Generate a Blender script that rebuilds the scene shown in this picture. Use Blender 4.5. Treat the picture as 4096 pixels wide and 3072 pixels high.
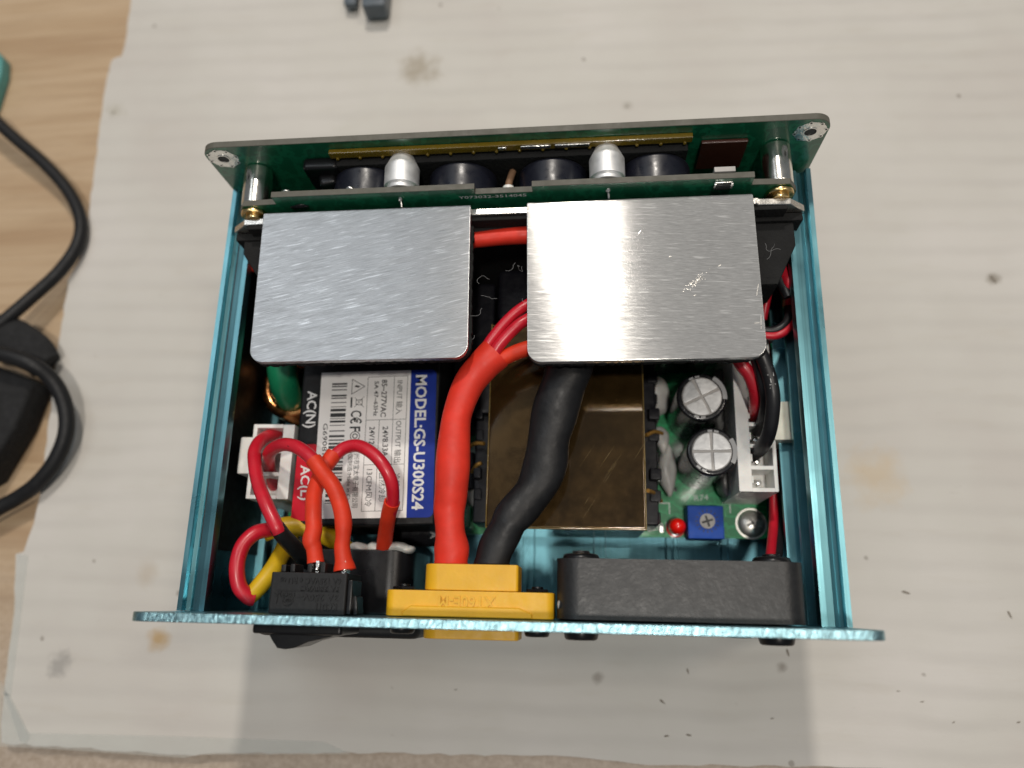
import bpy, bmesh, math, random
from mathutils import Vector, Matrix
random.seed(11)
for o in list(bpy.data.objects):
    bpy.data.objects.remove(o, do_unlink=True)
scene = bpy.context.scene
COL = scene.collection
MM = 0.001            # all dimensions below are millimetres

# ------------------------------------------------------------------ camera
cam_data = bpy.data.cameras.new('camera')
cam = bpy.data.objects.new('camera', cam_data)
COL.objects.link(cam)
cam.location = (13.749*MM, 2.51*MM, 181.645*MM)
cam.rotation_euler = (0.27850, 0.08510, 0.02266)
cam_data.sensor_fit = 'HORIZONTAL'
cam_data.sensor_width = 36.0
cam_data.lens = 27.277
cam_data.clip_start = 0.005
cam_data.clip_end = 20.0
cam_data.dof.use_dof = True
cam_data.dof.focus_distance = 0.141
cam_data.dof.aperture_fstop = 10.2
scene.camera = cam

# ------------------------------------------------------------------ light
world = bpy.data.worlds.new('World')
scene.world = world
world.use_nodes = True
bg = world.node_tree.nodes['Background']
bg.inputs['Color'].default_value = (0.86, 0.93, 1.0, 1)
bg.inputs['Strength'].default_value = 0.145

def lamp(name, loc, power, size, col, size_y=None):
    d = bpy.data.lights.new(name, 'AREA')
    d.energy = power
    d.color = col
    d.shape = 'RECTANGLE' if size_y else 'DISK'
    d.size = size*MM
    if size_y:
        d.size_y = size_y*MM
    o = bpy.data.objects.new(name, d)
    COL.objects.link(o)
    o.location = Vector(loc)*MM
    o.rotation_euler = (Vector((0, 40, 20))-Vector(loc)).to_track_quat('-Z', 'Y').to_euler()
    return o
lamp('ceiling_lamp_back', (0, 560, 820), 3.5, 62, (1.0, 0.93, 0.84))
lamp('ceiling_lamp_overhead', (116, -190, 1450), 7.2, 90, (1.0, 0.94, 0.86))
lamp('ceiling_lamp_right', (620, 200, 1250), 2.3, 150, (1.0, 0.90, 0.78))
lamp('window_left', (-360, 330, 900), 1.1, 220, (0.88, 0.94, 1.0), 500)

vs = scene.view_settings
vs.view_transform = 'Standard'
vs.look = 'None'
vs.exposure = 0.0
vs.gamma = 1.0
vs.use_curve_mapping = False
scene.render.engine = 'CYCLES'
scene.render.resolution_x = 1024
scene.render.resolution_y = 768

# ------------------------------------------------------------------ materials
def nodes_of(name):
    m = bpy.data.materials.new(name)
    m.use_nodes = True
    nt = m.node_tree
    return m, nt, nt.nodes['Principled BSDF']
def N(nt, t, **kw):
    n = nt.nodes.new(t)
    for k, v in kw.items():
        if k in n.inputs:
            n.inputs[k].default_value = v
        else:
            setattr(n, k, v)
    return n
def coords(nt, scale=(1000, 1000, 1000), rot=(0, 0, 0)):
    tc = N(nt, 'ShaderNodeTexCoord')
    mp = N(nt, 'ShaderNodeMapping')
    mp.inputs['Scale'].default_value = scale
    mp.inputs['Rotation'].default_value = rot
    nt.links.new(tc.outputs['Object'], mp.inputs['Vector'])
    return mp.outputs['Vector']
def ramp(nt, fac, stops):
    r = N(nt, 'ShaderNodeValToRGB')
    el = r.color_ramp.elements
    while len(el) < len(stops):
        el.new(0.5)
    for e, (p, c) in zip(el, stops):
        e.position = p
        e.color = (c[0], c[1], c[2], 1) if hasattr(c, '__len__') else (c, c, c, 1)
    nt.links.new(fac, r.inputs['Fac'])
    return r.outputs['Color']
def mix(nt, fac, a, b, mode='MIX'):
    n = N(nt, 'ShaderNodeMix', data_type='RGBA', blend_type=mode)
    for sock, v in ((n.inputs[0], fac), (n.inputs[6], a), (n.inputs[7], b)):
        if isinstance(v, (int, float)):
            sock.default_value = v if sock.type == 'VALUE' else (v, v, v, 1)
        elif isinstance(v, tuple):
            sock.default_value = (v[0], v[1], v[2], 1)
        else:
            nt.links.new(v, sock)
    return n.outputs[2]
def math_n(nt, op, a, b=0.0):
    n = N(nt, 'ShaderNodeMath', operation=op)
    for i, v in enumerate((a, b)):
        if isinstance(v, (int, float)):
            n.inputs[i].default_value = v
        else:
            nt.links.new(v, n.inputs[i])
    return n.outputs[0]
def noise(nt, vec, scale, detail=4, rough=.55, dist=0):
    n = N(nt, 'ShaderNodeTexNoise')
    n.inputs['Scale'].default_value = scale
    n.inputs['Detail'].default_value = detail
    n.inputs['Roughness'].default_value = rough
    n.inputs['Distortion'].default_value = dist
    nt.links.new(vec, n.inputs['Vector'])
    return n.outputs['Fac']
def bump(nt, bsdf, h, strength, dist_mm):
    b = N(nt, 'ShaderNodeBump')
    b.inputs['Strength'].default_value = strength
    b.inputs['Distance'].default_value = dist_mm*MM
    nt.links.new(h, b.inputs['Height'])
    nt.links.new(b.outputs['Normal'], bsdf.inputs['Normal'])
def mat(name, col, rough=.5, metal=0, coat=0, coat_r=.08, var=.12, vs_=.25, bmp=.25, bs=3.0, bd=.03,
        sss=0, alpha=1, rvar=.1, spec=.5, trans=0):
    """plain procedural material: colour mottling, roughness wear and fine relief"""
    m, nt, b = nodes_of(name)
    v = coords(nt)
    n1 = noise(nt, v, vs_)
    c = ramp(nt, n1, [(.3, tuple(x*(1-var) for x in col)), (.7, tuple(min(1, x*(1+var)) for x in col))])
    nt.links.new(c, b.inputs['Base Color'])
    n2 = noise(nt, v, .6, 5)
    rr = ramp(nt, n2, [(.3, max(0, rough-rvar)), (.7, min(1, rough+rvar))])
    nt.links.new(rr, b.inputs['Roughness'])
    b.inputs['Metallic'].default_value = metal
    b.inputs['Coat Weight'].default_value = coat
    b.inputs['Coat Roughness'].default_value = coat_r
    b.inputs['Specular IOR Level'].default_value = spec
    b.inputs['Alpha'].default_value = alpha
    b.inputs['Transmission Weight'].default_value = trans
    if sss:
        b.inputs['Subsurface Weight'].default_value = sss
        b.inputs['Subsurface Radius'].default_value = (.6*MM, .3*MM, .2*MM)
        b.inputs['Subsurface Scale'].default_value = 1
    if bmp:
        bump(nt, b, noise(nt, v, bs, 3), bmp, bd)
    return m

def brushed(name, angle, grain, streak_len, col, rough, strength, light, metal):
    """brushed sheet aluminium: scratches run along one direction"""
    m, nt, b = nodes_of(name)
    v = coords(nt, rot=(0, 0, -angle))
    mp = N(nt, 'ShaderNodeMapping')
    mp.inputs['Scale'].default_value = (1/streak_len, 9.0, 1)
    nt.links.new(v, mp.inputs['Vector'])
    f = noise(nt, mp.outputs['Vector'], 1.0, 6, .7)
    mp2 = N(nt, 'ShaderNodeMapping')
    mp2.inputs['Scale'].default_value = (.5/streak_len, 2.6, 1)
    nt.links.new(v, mp2.inputs['Vector'])
    f2 = noise(nt, mp2.outputs['Vector'], 1.0, 4, .6)
    blot = noise(nt, v, .16, 3)
    c = ramp(nt, f, [(.28, tuple(x*(1-light) for x in col)), (.72, tuple(min(1, x*(1+light*.5)) for x in col))])
    c = mix(nt, ramp(nt, blot, [(.35, 0), (.75, .35)]), c, tuple(x*.70 for x in col))
    mp3 = N(nt, 'ShaderNodeMapping')
    mp3.inputs['Scale'].default_value = (.22, 2.6, 1)
    nt.links.new(v, mp3.inputs['Vector'])
    sc = noise(nt, mp3.outputs['Vector'], 1.0, 3, .5)
    c = mix(nt, ramp(nt, sc, [(.60, 0), (.70, .75)]), c, tuple(min(1, x*1.5) for x in col))
    c = mix(nt, ramp(nt, sc, [(.30, .5), (.40, 0)]), c, tuple(x*.6 for x in col))
    nt.links.new(c, b.inputs['Base Color'])
    b.inputs['Metallic'].default_value = metal
    r = ramp(nt, f2, [(.25, rough*.8), (.75, rough*1.2)])
    nt.links.new(r, b.inputs['Roughness'])
    b.inputs['Anisotropic'].default_value = .97
    t = N(nt, 'ShaderNodeCombineXYZ')
    t.inputs[0].default_value = -math.sin(grain)
    t.inputs[1].default_value = math.cos(grain)
    nt.links.new(t.outputs[0], b.inputs['Tangent'])
    h = math_n(nt, 'ADD', f, f2)
    bump(nt, b, h, strength, .012)
    return m

def anodised(name, col, rough, along=(3, .02, 3), var=.16):
    """blue anodised extrusion with faint die lines"""
    m, nt, b = nodes_of(name)
    v = coords(nt)
    mp = N(nt, 'ShaderNodeMapping')
    mp.inputs['Scale'].default_value = along
    nt.links.new(v, mp.inputs['Vector'])
    f = noise(nt, mp.outputs['Vector'], 1.0, 5, .65)
    g = noise(nt, v, .09, 3)
    c = ramp(nt, f, [(.3, tuple(x*(1-var) for x in col)), (.7, tuple(min(1, x*(1+var)) for x in col))])
    nt.links.new(c, b.inputs['Base Color'])
    b.inputs['Metallic'].default_value = 1
    nt.links.new(ramp(nt, g, [(.3, rough-.08), (.7, rough+.08)]), b.inputs['Roughness'])
    bump(nt, b, f, .25, .015)
    return m

def sheared(name, col):
    """sheared plate edge: fine slanted tear marks"""
    m, nt, b = nodes_of(name)
    v = coords(nt, rot=(0, 0, .35))
    mp = N(nt, 'ShaderNodeMapping')
    mp.inputs['Scale'].default_value = (1.7, .6, .6)
    nt.links.new(v, mp.inputs['Vector'])
    f = noise(nt, mp.outputs['Vector'], 1.0, 4, .7, .8)
    c = ramp(nt, f, [(.3, tuple(x*.4 for x in col)), (.62, tuple(min(1, x*1.35) for x in col))])
    nt.links.new(c, b.inputs['Base Color'])
    b.inputs['Metallic'].default_value = 1
    b.inputs['Roughness'].default_value = .30
    bump(nt, b, f, 1.0, .12)
    return m

def board_green(name, col, trace, rough=.3):
    """solder mask with copper traces showing as slightly lighter lines"""
    m, nt, b = nodes_of(name)
    v = coords(nt)
    br = N(nt, 'ShaderNodeTexBrick')
    br.inputs['Scale'].default_value = .11
    br.inputs['Mortar Size'].default_value = .03
    br.inputs['Color1'].default_value = (*col, 1)
    br.inputs['Color2'].default_value = (*[x*.85 for x in col], 1)
    br.inputs['Mortar'].default_value = (*trace, 1)
    d = noise(nt, v, .3, 2)
    vv = N(nt, 'ShaderNodeVectorMath', operation='ADD')
    nt.links.new(v, vv.inputs[0])
    cx = N(nt, 'ShaderNodeCombineXYZ')
    nt.links.new(math_n(nt, 'MULTIPLY', d, 9), cx.inputs[0])
    nt.links.new(math_n(nt, 'MULTIPLY', d, 5), cx.inputs[1])
    nt.links.new(cx.outputs[0], vv.inputs[1])
    nt.links.new(vv.outputs[0], br.inputs['Vector'])
    nt.links.new(br.outputs['Color'], b.inputs['Base Color'])
    b.inputs['Roughness'].default_value = rough
    b.inputs['Coat Weight'].default_value = .6
    b.inputs['Coat Roughness'].default_value = .12
    bump(nt, b, noise(nt, v, 1.5, 3), .15, .02)
    return m

def stain(nt, v, col_in, centre, radius, col, amount, dist=2.0):
    n = noise(nt, v, .22, 5, .65)
    d = N(nt, 'ShaderNodeVectorMath', operation='DISTANCE')
    nt.links.new(v, d.inputs[0])
    d.inputs[1].default_value = (centre[0], centre[1], 0)
    dd = math_n(nt, 'ADD', d.outputs['Value'], math_n(nt, 'MULTIPLY', math_n(nt, 'SUBTRACT', n, .5), radius*dist*2))
    f = ramp(nt, math_n(nt, 'DIVIDE', dd, radius*2), [(.15, amount), (.75, 0)])
    return mix(nt, f, col_in, col)

def cardboard_mat():
    m, nt, b = nodes_of('white_cardboard')
    v = coords(nt)
    w = N(nt, 'ShaderNodeTexWave', bands_direction='Y')
    w.inputs['Scale'].default_value = .050
    w.inputs['Distortion'].default_value = 2.5
    w.inputs['Detail'].default_value = 2
    w.inputs['Detail Scale'].default_value = .6
    nt.links.new(v, w.inputs['Vector'])
    big = noise(nt, v, .018, 4)
    mpx = N(nt, 'ShaderNodeMapping')
    mpx.inputs['Scale'].default_value = (.05, .28, 1)
    nt.links.new(v, mpx.inputs['Vector'])
    st = noise(nt, mpx.outputs['Vector'], 1.0, 5, .6)
    c = ramp(nt, big, [(.3, (.51, .473, .436)), (.5, (.545, .520, .478)), (.7, (.59, .56, .525))])
    flm = ramp(nt, noise(nt, v, .03, 3), [(.35, .25), (.7, 1.15)])
    c = mix(nt, mix(nt, 1.0, ramp(nt, w.outputs['Fac'], [(.0, .30), (.6, 0)]), flm, 'MULTIPLY'), c, (.44, .415, .385))
    c = mix(nt, ramp(nt, st, [(.56, 0), (.78, .35)]), c, (.47, .43, .37))
    # scuffs along the flutes
    mps = N(nt, 'ShaderNodeMapping')
    mps.inputs['Scale'].default_value = (.12, .22, 1)
    nt.links.new(v, mps.inputs['Vector'])
    sp = noise(nt, mps.outputs['Vector'], 1.0, 6, .75)
    c = mix(nt, ramp(nt, sp, [(.66, 0), (.78, .55)]), c, (.30, .26, .21))
    vo = N(nt, 'ShaderNodeTexVoronoi')
    vo.inputs['Scale'].default_value = .075
    nt.links.new(v, vo.inputs['Vector'])
    wn = noise(nt, v, .9, 3)
    dsp = math_n(nt, 'ADD', vo.outputs['Distance'], math_n(nt, 'MULTIPLY', wn, .06))
    c = mix(nt, ramp(nt, dsp, [(.065, .6), (.085, 0)]), c, (.20, .17, .14))
    for cen, r, cc, a, ds in (STAINS):
        c = stain(nt, v, c, cen, r, cc, a, ds)
    nt.links.new(c, b.inputs['Base Color'])
    b.inputs['Roughness'].default_value = .62
    fib = noise(nt, v, 1.1, 5, .7)
    h = math_n(nt, 'ADD', math_n(nt, 'MULTIPLY', w.outputs['Fac'], .25), math_n(nt, 'MULTIPLY', fib, .22))
    h = math_n(nt, 'ADD', h, math_n(nt, 'MULTIPLY', st, .8))
    bump(nt, b, h, .35, .35)
    return m

def wood_mat():
    m, nt, b = nodes_of('table_wood')
    v = coords(nt, rot=(0, 0, -.03))
    mp = N(nt, 'ShaderNodeMapping')
    mp.inputs['Scale'].default_value = (.006, .075, 1)
    nt.links.new(v, mp.inputs['Vector'])
    g = noise(nt, mp.outputs['Vector'], 1.0, 7, .62, .6)
    mp2 = N(nt, 'ShaderNodeMapping')
    mp2.inputs['Scale'].default_value = (.05, .9, 1)
    nt.links.new(v, mp2.inputs['Vector'])
    p = noise(nt, mp2.outputs['Vector'], 1.0, 5, .7)
    c = ramp(nt, g, [(.28, (.33, .205, .11)), (.5, (.46, .33, .205)), (.75, (.56, .43, .295))])
    c = mix(nt, ramp(nt, p, [(.45, 0), (.8, .5)]), c, (.30, .20, .12))
    sep = N(nt, 'ShaderNodeSeparateXYZ')
    nt.links.new(v, sep.inputs[0])
    grey = ramp(nt, math_n(nt, 'DIVIDE', math_n(nt, 'ADD', sep.outputs[1], 60), 120), [(.30, .75), (.70, 0)])
    fl = noise(nt, v, .7, 5, .7)
    gc = ramp(nt, fl, [(.3, (.27, .225, .185)), (.7, (.47, .41, .355))])
    c = mix(nt, grey, c, gc)
    nt.links.new(c, b.inputs['Base Color'])
    b.inputs['Roughness'].default_value = .5
    bump(nt, b, math_n(nt, 'ADD', p, fl), .3, .15)
    return m

STAINS = [((-83.85, -7.37), 2.2, (.40, .24, .07), .75, 1.2), ((-106.98, -13.49), 2.3, (.22, .21, .20), .55, 2.0),
          ((-31.16, 146.29), 4.6, (.30, .25, .18), .7, 1.6), ((80.57, 32.43), 5.5, (.55, .38, .18), .4, 1.2),
          ((-119.15, 135.67), 2.4, (.36, .33, .26), .5, 1.6), ((112.59, 80.30), 1.5, (.2, .17, .13), .7, 1.5),
          ((17.28, -12.61), 1.0, (.25, .22, .19), .7, 1.5), ((26.37, 131.93), 1.3, (.34, .31, .27), .7, .8),
          ((-88.89, 7.46), 2.4, (.44, .37, .29), .5, 1.0), ((56.95, -9.09), .9, (.22, .19, .16), .7, 1.8)]
m_card = cardboard_mat()
m_wood = wood_mat()
m_card_edge = mat('cardboard_edge', (.42, .34, .25), .8, bmp=.8, bs=1.2, bd=.3)
m_tape = mat('clear_tape', (.66, .69, .66), .16, alpha=.15, var=.05, bmp=.3, bs=.3, bd=.15)
m_blue = anodised('blue_anodised_extrusion', (.16, .36, .41), .33)
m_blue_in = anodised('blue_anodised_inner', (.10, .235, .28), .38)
m_panel_face = anodised('blue_anodised_panel', (.19, .40, .47), .36, along=(.4, .4, .4), var=.08)
m_panel_edge = sheared('sheared_panel_edge', (.29, .49, .55))
m_plate_left = brushed('brushed_aluminium_left', .21, -.10, 4.0, (.57, .575, .58), .32, .40, .50, .8)
m_plate_right = brushed('brushed_aluminium_right', -.06, .15, 2.0, (.60, .595, .585), .165, .30, .40, .5)
m_cut_alu = mat('cut_aluminium_edge', (.72, .69, .64), .3, 1, bmp=.6, bs=2.5, bd=.05)
m_green = board_green('green_solder_mask', (.008, .115, .055), (.012, .165, .08))
m_green_main = board_green('green_solder_mask_bright', (.008, .24, .08), (.015, .34, .12))
m_fr4 = mat('fibreglass_edge', (.095, .09, .072), .6, bmp=.7, bs=2.2, bd=.06)
m_tin = mat('tinned_copper', (.80, .79, .76), .26, 1, bmp=.7, bs=1.2, bd=.12)
m_chrome = mat('nickel_plate', (.85, .82, .75), .2, 1, bmp=.06, rvar=.04)
m_brass = mat('brass', (.72, .52, .24), .25, 1)
m_red = mat('crimson_wire', (.56, .012, .028), .36, coat=.25, coat_r=.25, bmp=.35, bs=1.6, bd=.04, sss=.08)
m_orange = mat('orange_red_sleeve', (.66, .040, .013), .52, spec=.35, bmp=.35, bs=2.4, bd=.03, sss=.12)
m_red_thick = mat('red_heat_shrink', (.70, .036, .018), .5, spec=.35, bmp=.4, bs=1.2, bd=.05, sss=.12)
m_black_shrink = mat('black_heat_shrink', (.009, .009, .010), .46, bmp=.5, bs=.7, bd=.12, spec=.32)
m_black_wire = mat('black_wire', (.012, .012, .014), .4, bmp=.3)
m_yellow_sleeve = mat('yellow_sleeve', (.62, .40, .012), .42, sss=.08)
m_yellow = mat('yellow_nylon', (.77, .41, .013), .46, bmp=.55, bs=1.8, bd=.05, sss=.08, var=.06)
m_black = mat('black_plastic', (.010, .010, .011), .5, spec=.3, rvar=.04, bmp=.6, bs=1.5, bd=.07)
m_black_gloss = mat('black_gloss_plastic', (.006, .006, .007), .3, spec=.35, rvar=.03, bmp=.2)
m_fan = mat('fan_frame_plastic', (.014, .014, .015), .42, bmp=.8, bs=1.6, bd=.06, var=.2, vs_=1.5, spec=.5, rvar=.05)
m_foam = mat('black_foam', (.020, .020, .020), .95, bmp=1, bs=1.5, bd=.3, spec=.1)
m_film = mat('black_film', (.007, .007, .008), .5, bmp=.1, var=.05)
m_white_pl = mat('white_nylon', (.80, .79, .76), .4, sss=.15, bmp=.2)
m_cream_pl = mat('cream_nylon', (.76, .76, .66), .4, sss=.15, bmp=.2)
m_glue = mat('white_silicone_glue', (.60, .59, .56), .35, bmp=.6, bs=.4, bd=.5, sss=.2)
m_grey_glue = mat('grey_silicone_glue', (.20, .20, .195), .4, bmp=.7, bs=.35, bd=.6)
m_label_white = mat('label_paper_white', (.80, .785, .765), .5, spec=.3, bmp=.12, var=.02)
m_label_blue = mat('label_ink_blue', (.006, .028, .27), .5, spec=.2, bmp=.1, var=.04)
m_label_red = mat('label_ink_red', (.56, .006, .022), .5, spec=.2, bmp=.1, var=.04)
m_ink = mat('black_ink', (.010, .010, .011), .5, bmp=0, var=.05)
m_white_ink = mat('white_ink', (.74, .74, .73), .5, bmp=0, var=.03)
m_grey_ink = mat('grey_ink', (.40, .40, .40), .5, bmp=0, var=.03)
m_cover = mat('black_cover', (.005, .005, .006), .55, spec=.3, bmp=.8, bs=2.2, bd=.05)
m_kapton_dark = mat('amber_film_over_ferrite', (.075, .043, .014), .16, .7, coat=.7, coat_r=.05, bmp=.10, bs=.15, bd=.08, var=.35, vs_=.12, spec=.3, rvar=.03)
m_kapton = mat('amber_tape', (.20, .13, .008), .25, coat=.8, bmp=.5, bs=.5, bd=.15, alpha=.8)
m_kapton_edge = mat('amber_tape_edge', (.17, .11, .022), .3, coat=.8, bmp=.6, bs=.8, bd=.1)
m_ferrite = mat('grey_ferrite', (.05, .052, .06), .5)
m_bobbin = mat('bobbin_black', (.006, .006, .009), .4, spec=.2, bmp=.5, bs=.5, bd=.2)
m_green_core = mat('green_coated_core', (.010, .19, .085), .35, coat=.4, bmp=.3)
m_copper = mat('enamelled_copper', (.62, .27, .10), .22, 1, bmp=.4, bs=.8, bd=.15)
m_amber_wire = mat('amber_enamel_wire', (.60, .33, .08), .3, .6)
m_sleeve_black = mat('capacitor_sleeve', (.011, .011, .013), .25, bmp=.25, coat=.3)
m_cap_top = mat('capacitor_can', (.46, .465, .47), .45, .9, bmp=.5, bs=1.6, bd=.05, var=.16, vs_=.5)
m_can = mat('satin_aluminium_can', (.86, .86, .86), .5, .75, bmp=.1)
m_cap_dark = mat('dark_capacitor_sleeve', (.009, .010, .017), .34, bmp=.15)
m_led_red = mat('red_epoxy', (.80, .010, .006), .2, coat=.6, sss=.2, bmp=.05)
m_trim_blue = mat('blue_trimmer', (.010, .065, .36), .5, spec=.2, bmp=.3)
m_trim_grey = mat('trimmer_rotor', (.40, .38, .36), .5)
m_brown = mat('brown_flex', (.055, .014, .008), .4, bmp=.3)
m_cable = mat('black_rubber_cable', (.010, .010, .011), .5, spec=.3, bmp=.4)
m_strap = mat('black_fabric_strap', (.012, .012, .013), .9, bmp=1, bs=.9, bd=.4)
m_teal = mat('teal_plastic', (.08, .28, .27), .45)
m_slate = mat('slate_grey_plastic', (.085, .105, .125), .4)
m_fibre = mat('lint', (.25, .25, .25), .9, bmp=0)
m_red_print = mat('dark_red_print', (.16, .004, .01), .5, bmp=0)
m_brown_edge = mat('brown_edge', (.20, .11, .06), .6)
m_fleck = mat('dirt_fleck', (.30, .265, .22), .8, alpha=.6)
m_screw = mat('zinc_screw', (.80, .78, .72), .36, .85, bmp=.2)

# ------------------------------------------------------------------ helpers
ORIGIN = {}
def finish(bm, name, mats, origin, angle=38):
    me = bpy.data.meshes.new(name)
    bmesh.ops.recalc_face_normals(bm, faces=bm.faces)
    for v in bm.verts:
        v.co = (v.co-Vector(origin))*MM
    bm.to_mesh(me)
    bm.free()
    for m in (mats if isinstance(mats, (list, tuple)) else [mats]):
        me.materials.append(m)
    me.polygons.foreach_set('use_smooth', [True]*len(me.polygons))
    me.set_sharp_from_angle(angle=math.radians(angle))
    return me
def weigh(o):
    w = o.modifiers.new('weighted_normals', 'WEIGHTED_NORMAL')
    w.keep_sharp = True
    w.weight = 100
    return o
def thing(name, label, cat, loc=(0, 0, 0), group=None, rotz=0):
    o = bpy.data.objects.new(name, None)
    COL.objects.link(o)
    o.empty_display_size = .005
    o.location = Vector(loc)*MM
    o.rotation_euler = (0, 0, rotz)
    o['label'] = label
    o['category'] = cat
    if group:
        o['group'] = group
    ORIGIN[o.name] = Vector(loc)
    return o
def part(name, bm, mats, parent, label=None, angle=38):
    org = ORIGIN[parent.name]
    me = finish(bm, name, mats, org, angle)
    o = bpy.data.objects.new(name, me)
    COL.objects.link(o)
    weigh(o)
    o.parent = parent
    ORIGIN[o.name] = org
    if label:
        o['label'] = label
    return o
def solo(name, bm, mats, label, cat, loc=(0, 0, 0), group=None, kind=None):
    me = finish(bm, name, mats, loc)
    o = bpy.data.objects.new(name, me)
    COL.objects.link(o)
    weigh(o)
    o.location = Vector(loc)*MM
    ORIGIN[o.name] = Vector(loc)
    if kind:
        o['kind'] = kind
    else:
        o['label'] = label
        o['category'] = cat
        if group:
            o['group'] = group
    return o
def new():
    return bmesh.new()
def merge(bm, t, mi):
    for f in t.faces:
        f.material_index = mi
    me = bpy.data.meshes.new('tmp')
    t.to_mesh(me)
    t.free()
    bm.from_mesh(me)
    bpy.data.meshes.remove(me)
    return bm
def box(bm, x0, x1, y0, y1, z0, z1, bev=0, seg=2, mi=0, rz=0, rx=0, ry=0):
    t = bmesh.new()
    bmesh.ops.create_cube(t, size=1)
    for v in t.verts:
        v.co = Vector((v.co.x*(x1-x0), v.co.y*(y1-y0), v.co.z*(z1-z0)))
    if bev:
        bmesh.ops.bevel(t, geom=t.edges[:], offset=bev, segments=seg, affect='EDGES', profile=.5)
    R = Matrix.Rotation(rz, 3, 'Z') @ Matrix.Rotation(ry, 3, 'Y') @ Matrix.Rotation(rx, 3, 'X')
    c = Vector(((x0+x1)/2, (y0+y1)/2, (z0+z1)/2))
    for v in t.verts:
        v.co = R @ v.co + c
    return merge(bm, t, mi)
def cyl(bm, p0, p1, r, r2=None, seg=32, mi=0, bev=0, bseg=2):
    p0, p1 = Vector(p0), Vector(p1)
    t = bmesh.new()
    bmesh.ops.create_cone(t, cap_ends=True, segments=seg, radius1=r, radius2=r if r2 is None else r2, depth=(p1-p0).length)
    if bev:
        es = [e for e in t.edges if abs(e.verts[0].co.z-e.verts[1].co.z) < 1e-6]
        bmesh.ops.bevel(t, geom=es, offset=bev, segments=bseg, affect='EDGES', profile=.5)
    q = (p1-p0).to_track_quat('Z', 'Y').to_matrix()
    for v in t.verts:
        v.co = q @ v.co + (p0+p1)/2
    return merge(bm, t, mi)
def prism(bm, poly, axis, a, b, mi=0, bev=0, seg=2):
    t = bmesh.new()
    def P3(p, h):
        return {'z': (p[0], p[1], h), 'y': (p[0], h, p[1]), 'x': (h, p[0], p[1])}[axis]
    lo = [t.verts.new(P3(p, a)) for p in poly]
    hi = [t.verts.new(P3(p, b)) for p in poly]
    f0 = t.faces.new(lo)
    f1 = t.faces.new(hi)
    n = len(poly)
    for i in range(n):
        t.faces.new((lo[i], lo[(i+1) % n], hi[(i+1) % n], hi[i]))
    bmesh.ops.recalc_face_normals(t, faces=t.faces)
    if bev:
        es = [e for f in (f0, f1) for e in f.edges]
        bmesh.ops.bevel(t, geom=es, offset=bev, segments=seg, affect='EDGES', profile=.5)
    return merge(bm, t, mi)
def rrect(x0, x1, y0, y1, r, n=6):
    rs = r if isinstance(r, (list, tuple)) else (r, r, r, r)       # bl, br, tr, tl
    out = []
    for (cx, cy, a0, k) in ((x0, y0, 180, 0), (x1, y0, 270, 1), (x1, y1, 0, 2), (x0, y1, 90, 3)):
        q = max(rs[k], .001)
        ox = cx+q if k in (0, 3) else cx-q
        oy = cy+q if k in (0, 1) else cy-q
        if rs[k] <= 0:
            out.append((cx, cy))
            continue
        for i in range(n+1):
            a = math.radians(a0+90*i/n)
            out.append((ox+q*math.cos(a), oy+q*math.sin(a)))
    return out
def circle(cx, cy, r, n=32):
    return [(cx+r*math.cos(2*math.pi*i/n), cy+r*math.sin(2*math.pi*i/n)) for i in range(n)]
def ring(bm, c, r0, r1, axis, a, b, n=40, mi=0):
    """flat washer between two radii"""
    t = bmesh.new()
    def P3(p, h):
        return {'z': (p[0], p[1], h), 'y': (p[0], h, p[1]), 'x': (h, p[0], p[1])}[axis]
    L = []
    for r in (r0, r1):
        for h in (a, b):
            L.append([t.verts.new(P3(p, h)) for p in circle(c[0], c[1], r, n)])
    i0, i1, o0, o1 = L
    for i in range(n):
        j = (i+1) % n
        t.faces.new((i0[i], i0[j], o0[j], o0[i]))
        t.faces.new((i1[i], o1[i], o1[j], i1[j]))
        t.faces.new((o0[i], o0[j], o1[j], o1[i]))
        t.faces.new((i0[i], i1[i], i1[j], i0[j]))
    return merge(bm, t, mi)
def ball(bm, c, r, s=(1, 1, 1), mi=0, u=20, v=12, lump=0):
    t = bmesh.new()
    bmesh.ops.create_uvsphere(t, u_segments=u, v_segments=v, radius=1)
    rnd = random.Random(int(c[0]*100+c[1]*10))
    ph = [rnd.uniform(0, 6) for _ in range(6)]
    for q in t.verts:
        k = 1+lump*(math.sin(q.co.x*3+ph[0])*math.sin(q.co.y*2.6+ph[1])+.5*math.sin(q.co.z*4+ph[2]))
        q.co = Vector((q.co.x*s[0]*r*k+c[0], q.co.y*s[1]*r*k+c[1], q.co.z*s[2]*r*k+c[2]))
    return merge(bm, t, mi)
def torus(bm, c, R, r, axis='z', mi=0, n=40, m=14, sq=1.0):
    t = bmesh.new()
    g = []
    for i in range(n):
        a = 2*math.pi*i/n
        row = []
        for j in range(m):
            b = 2*math.pi*j/m
            d = R+r*math.cos(b)
            p = (d*math.cos(a), d*math.sin(a), r*sq*math.sin(b))
            p = {'z': p, 'x': (p[2], p[0], p[1]), 'y': (p[0], p[2], p[1])}[axis]
            row.append(t.verts.new(Vector(p)+Vector(c)))
        g.append(row)
    for i in range(n):
        for j in range(m):
            t.faces.new((g[i][j], g[(i+1) % n][j], g[(i+1) % n][(j+1) % m], g[i][(j+1) % m]))
    return merge(bm, t, mi)
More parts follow.
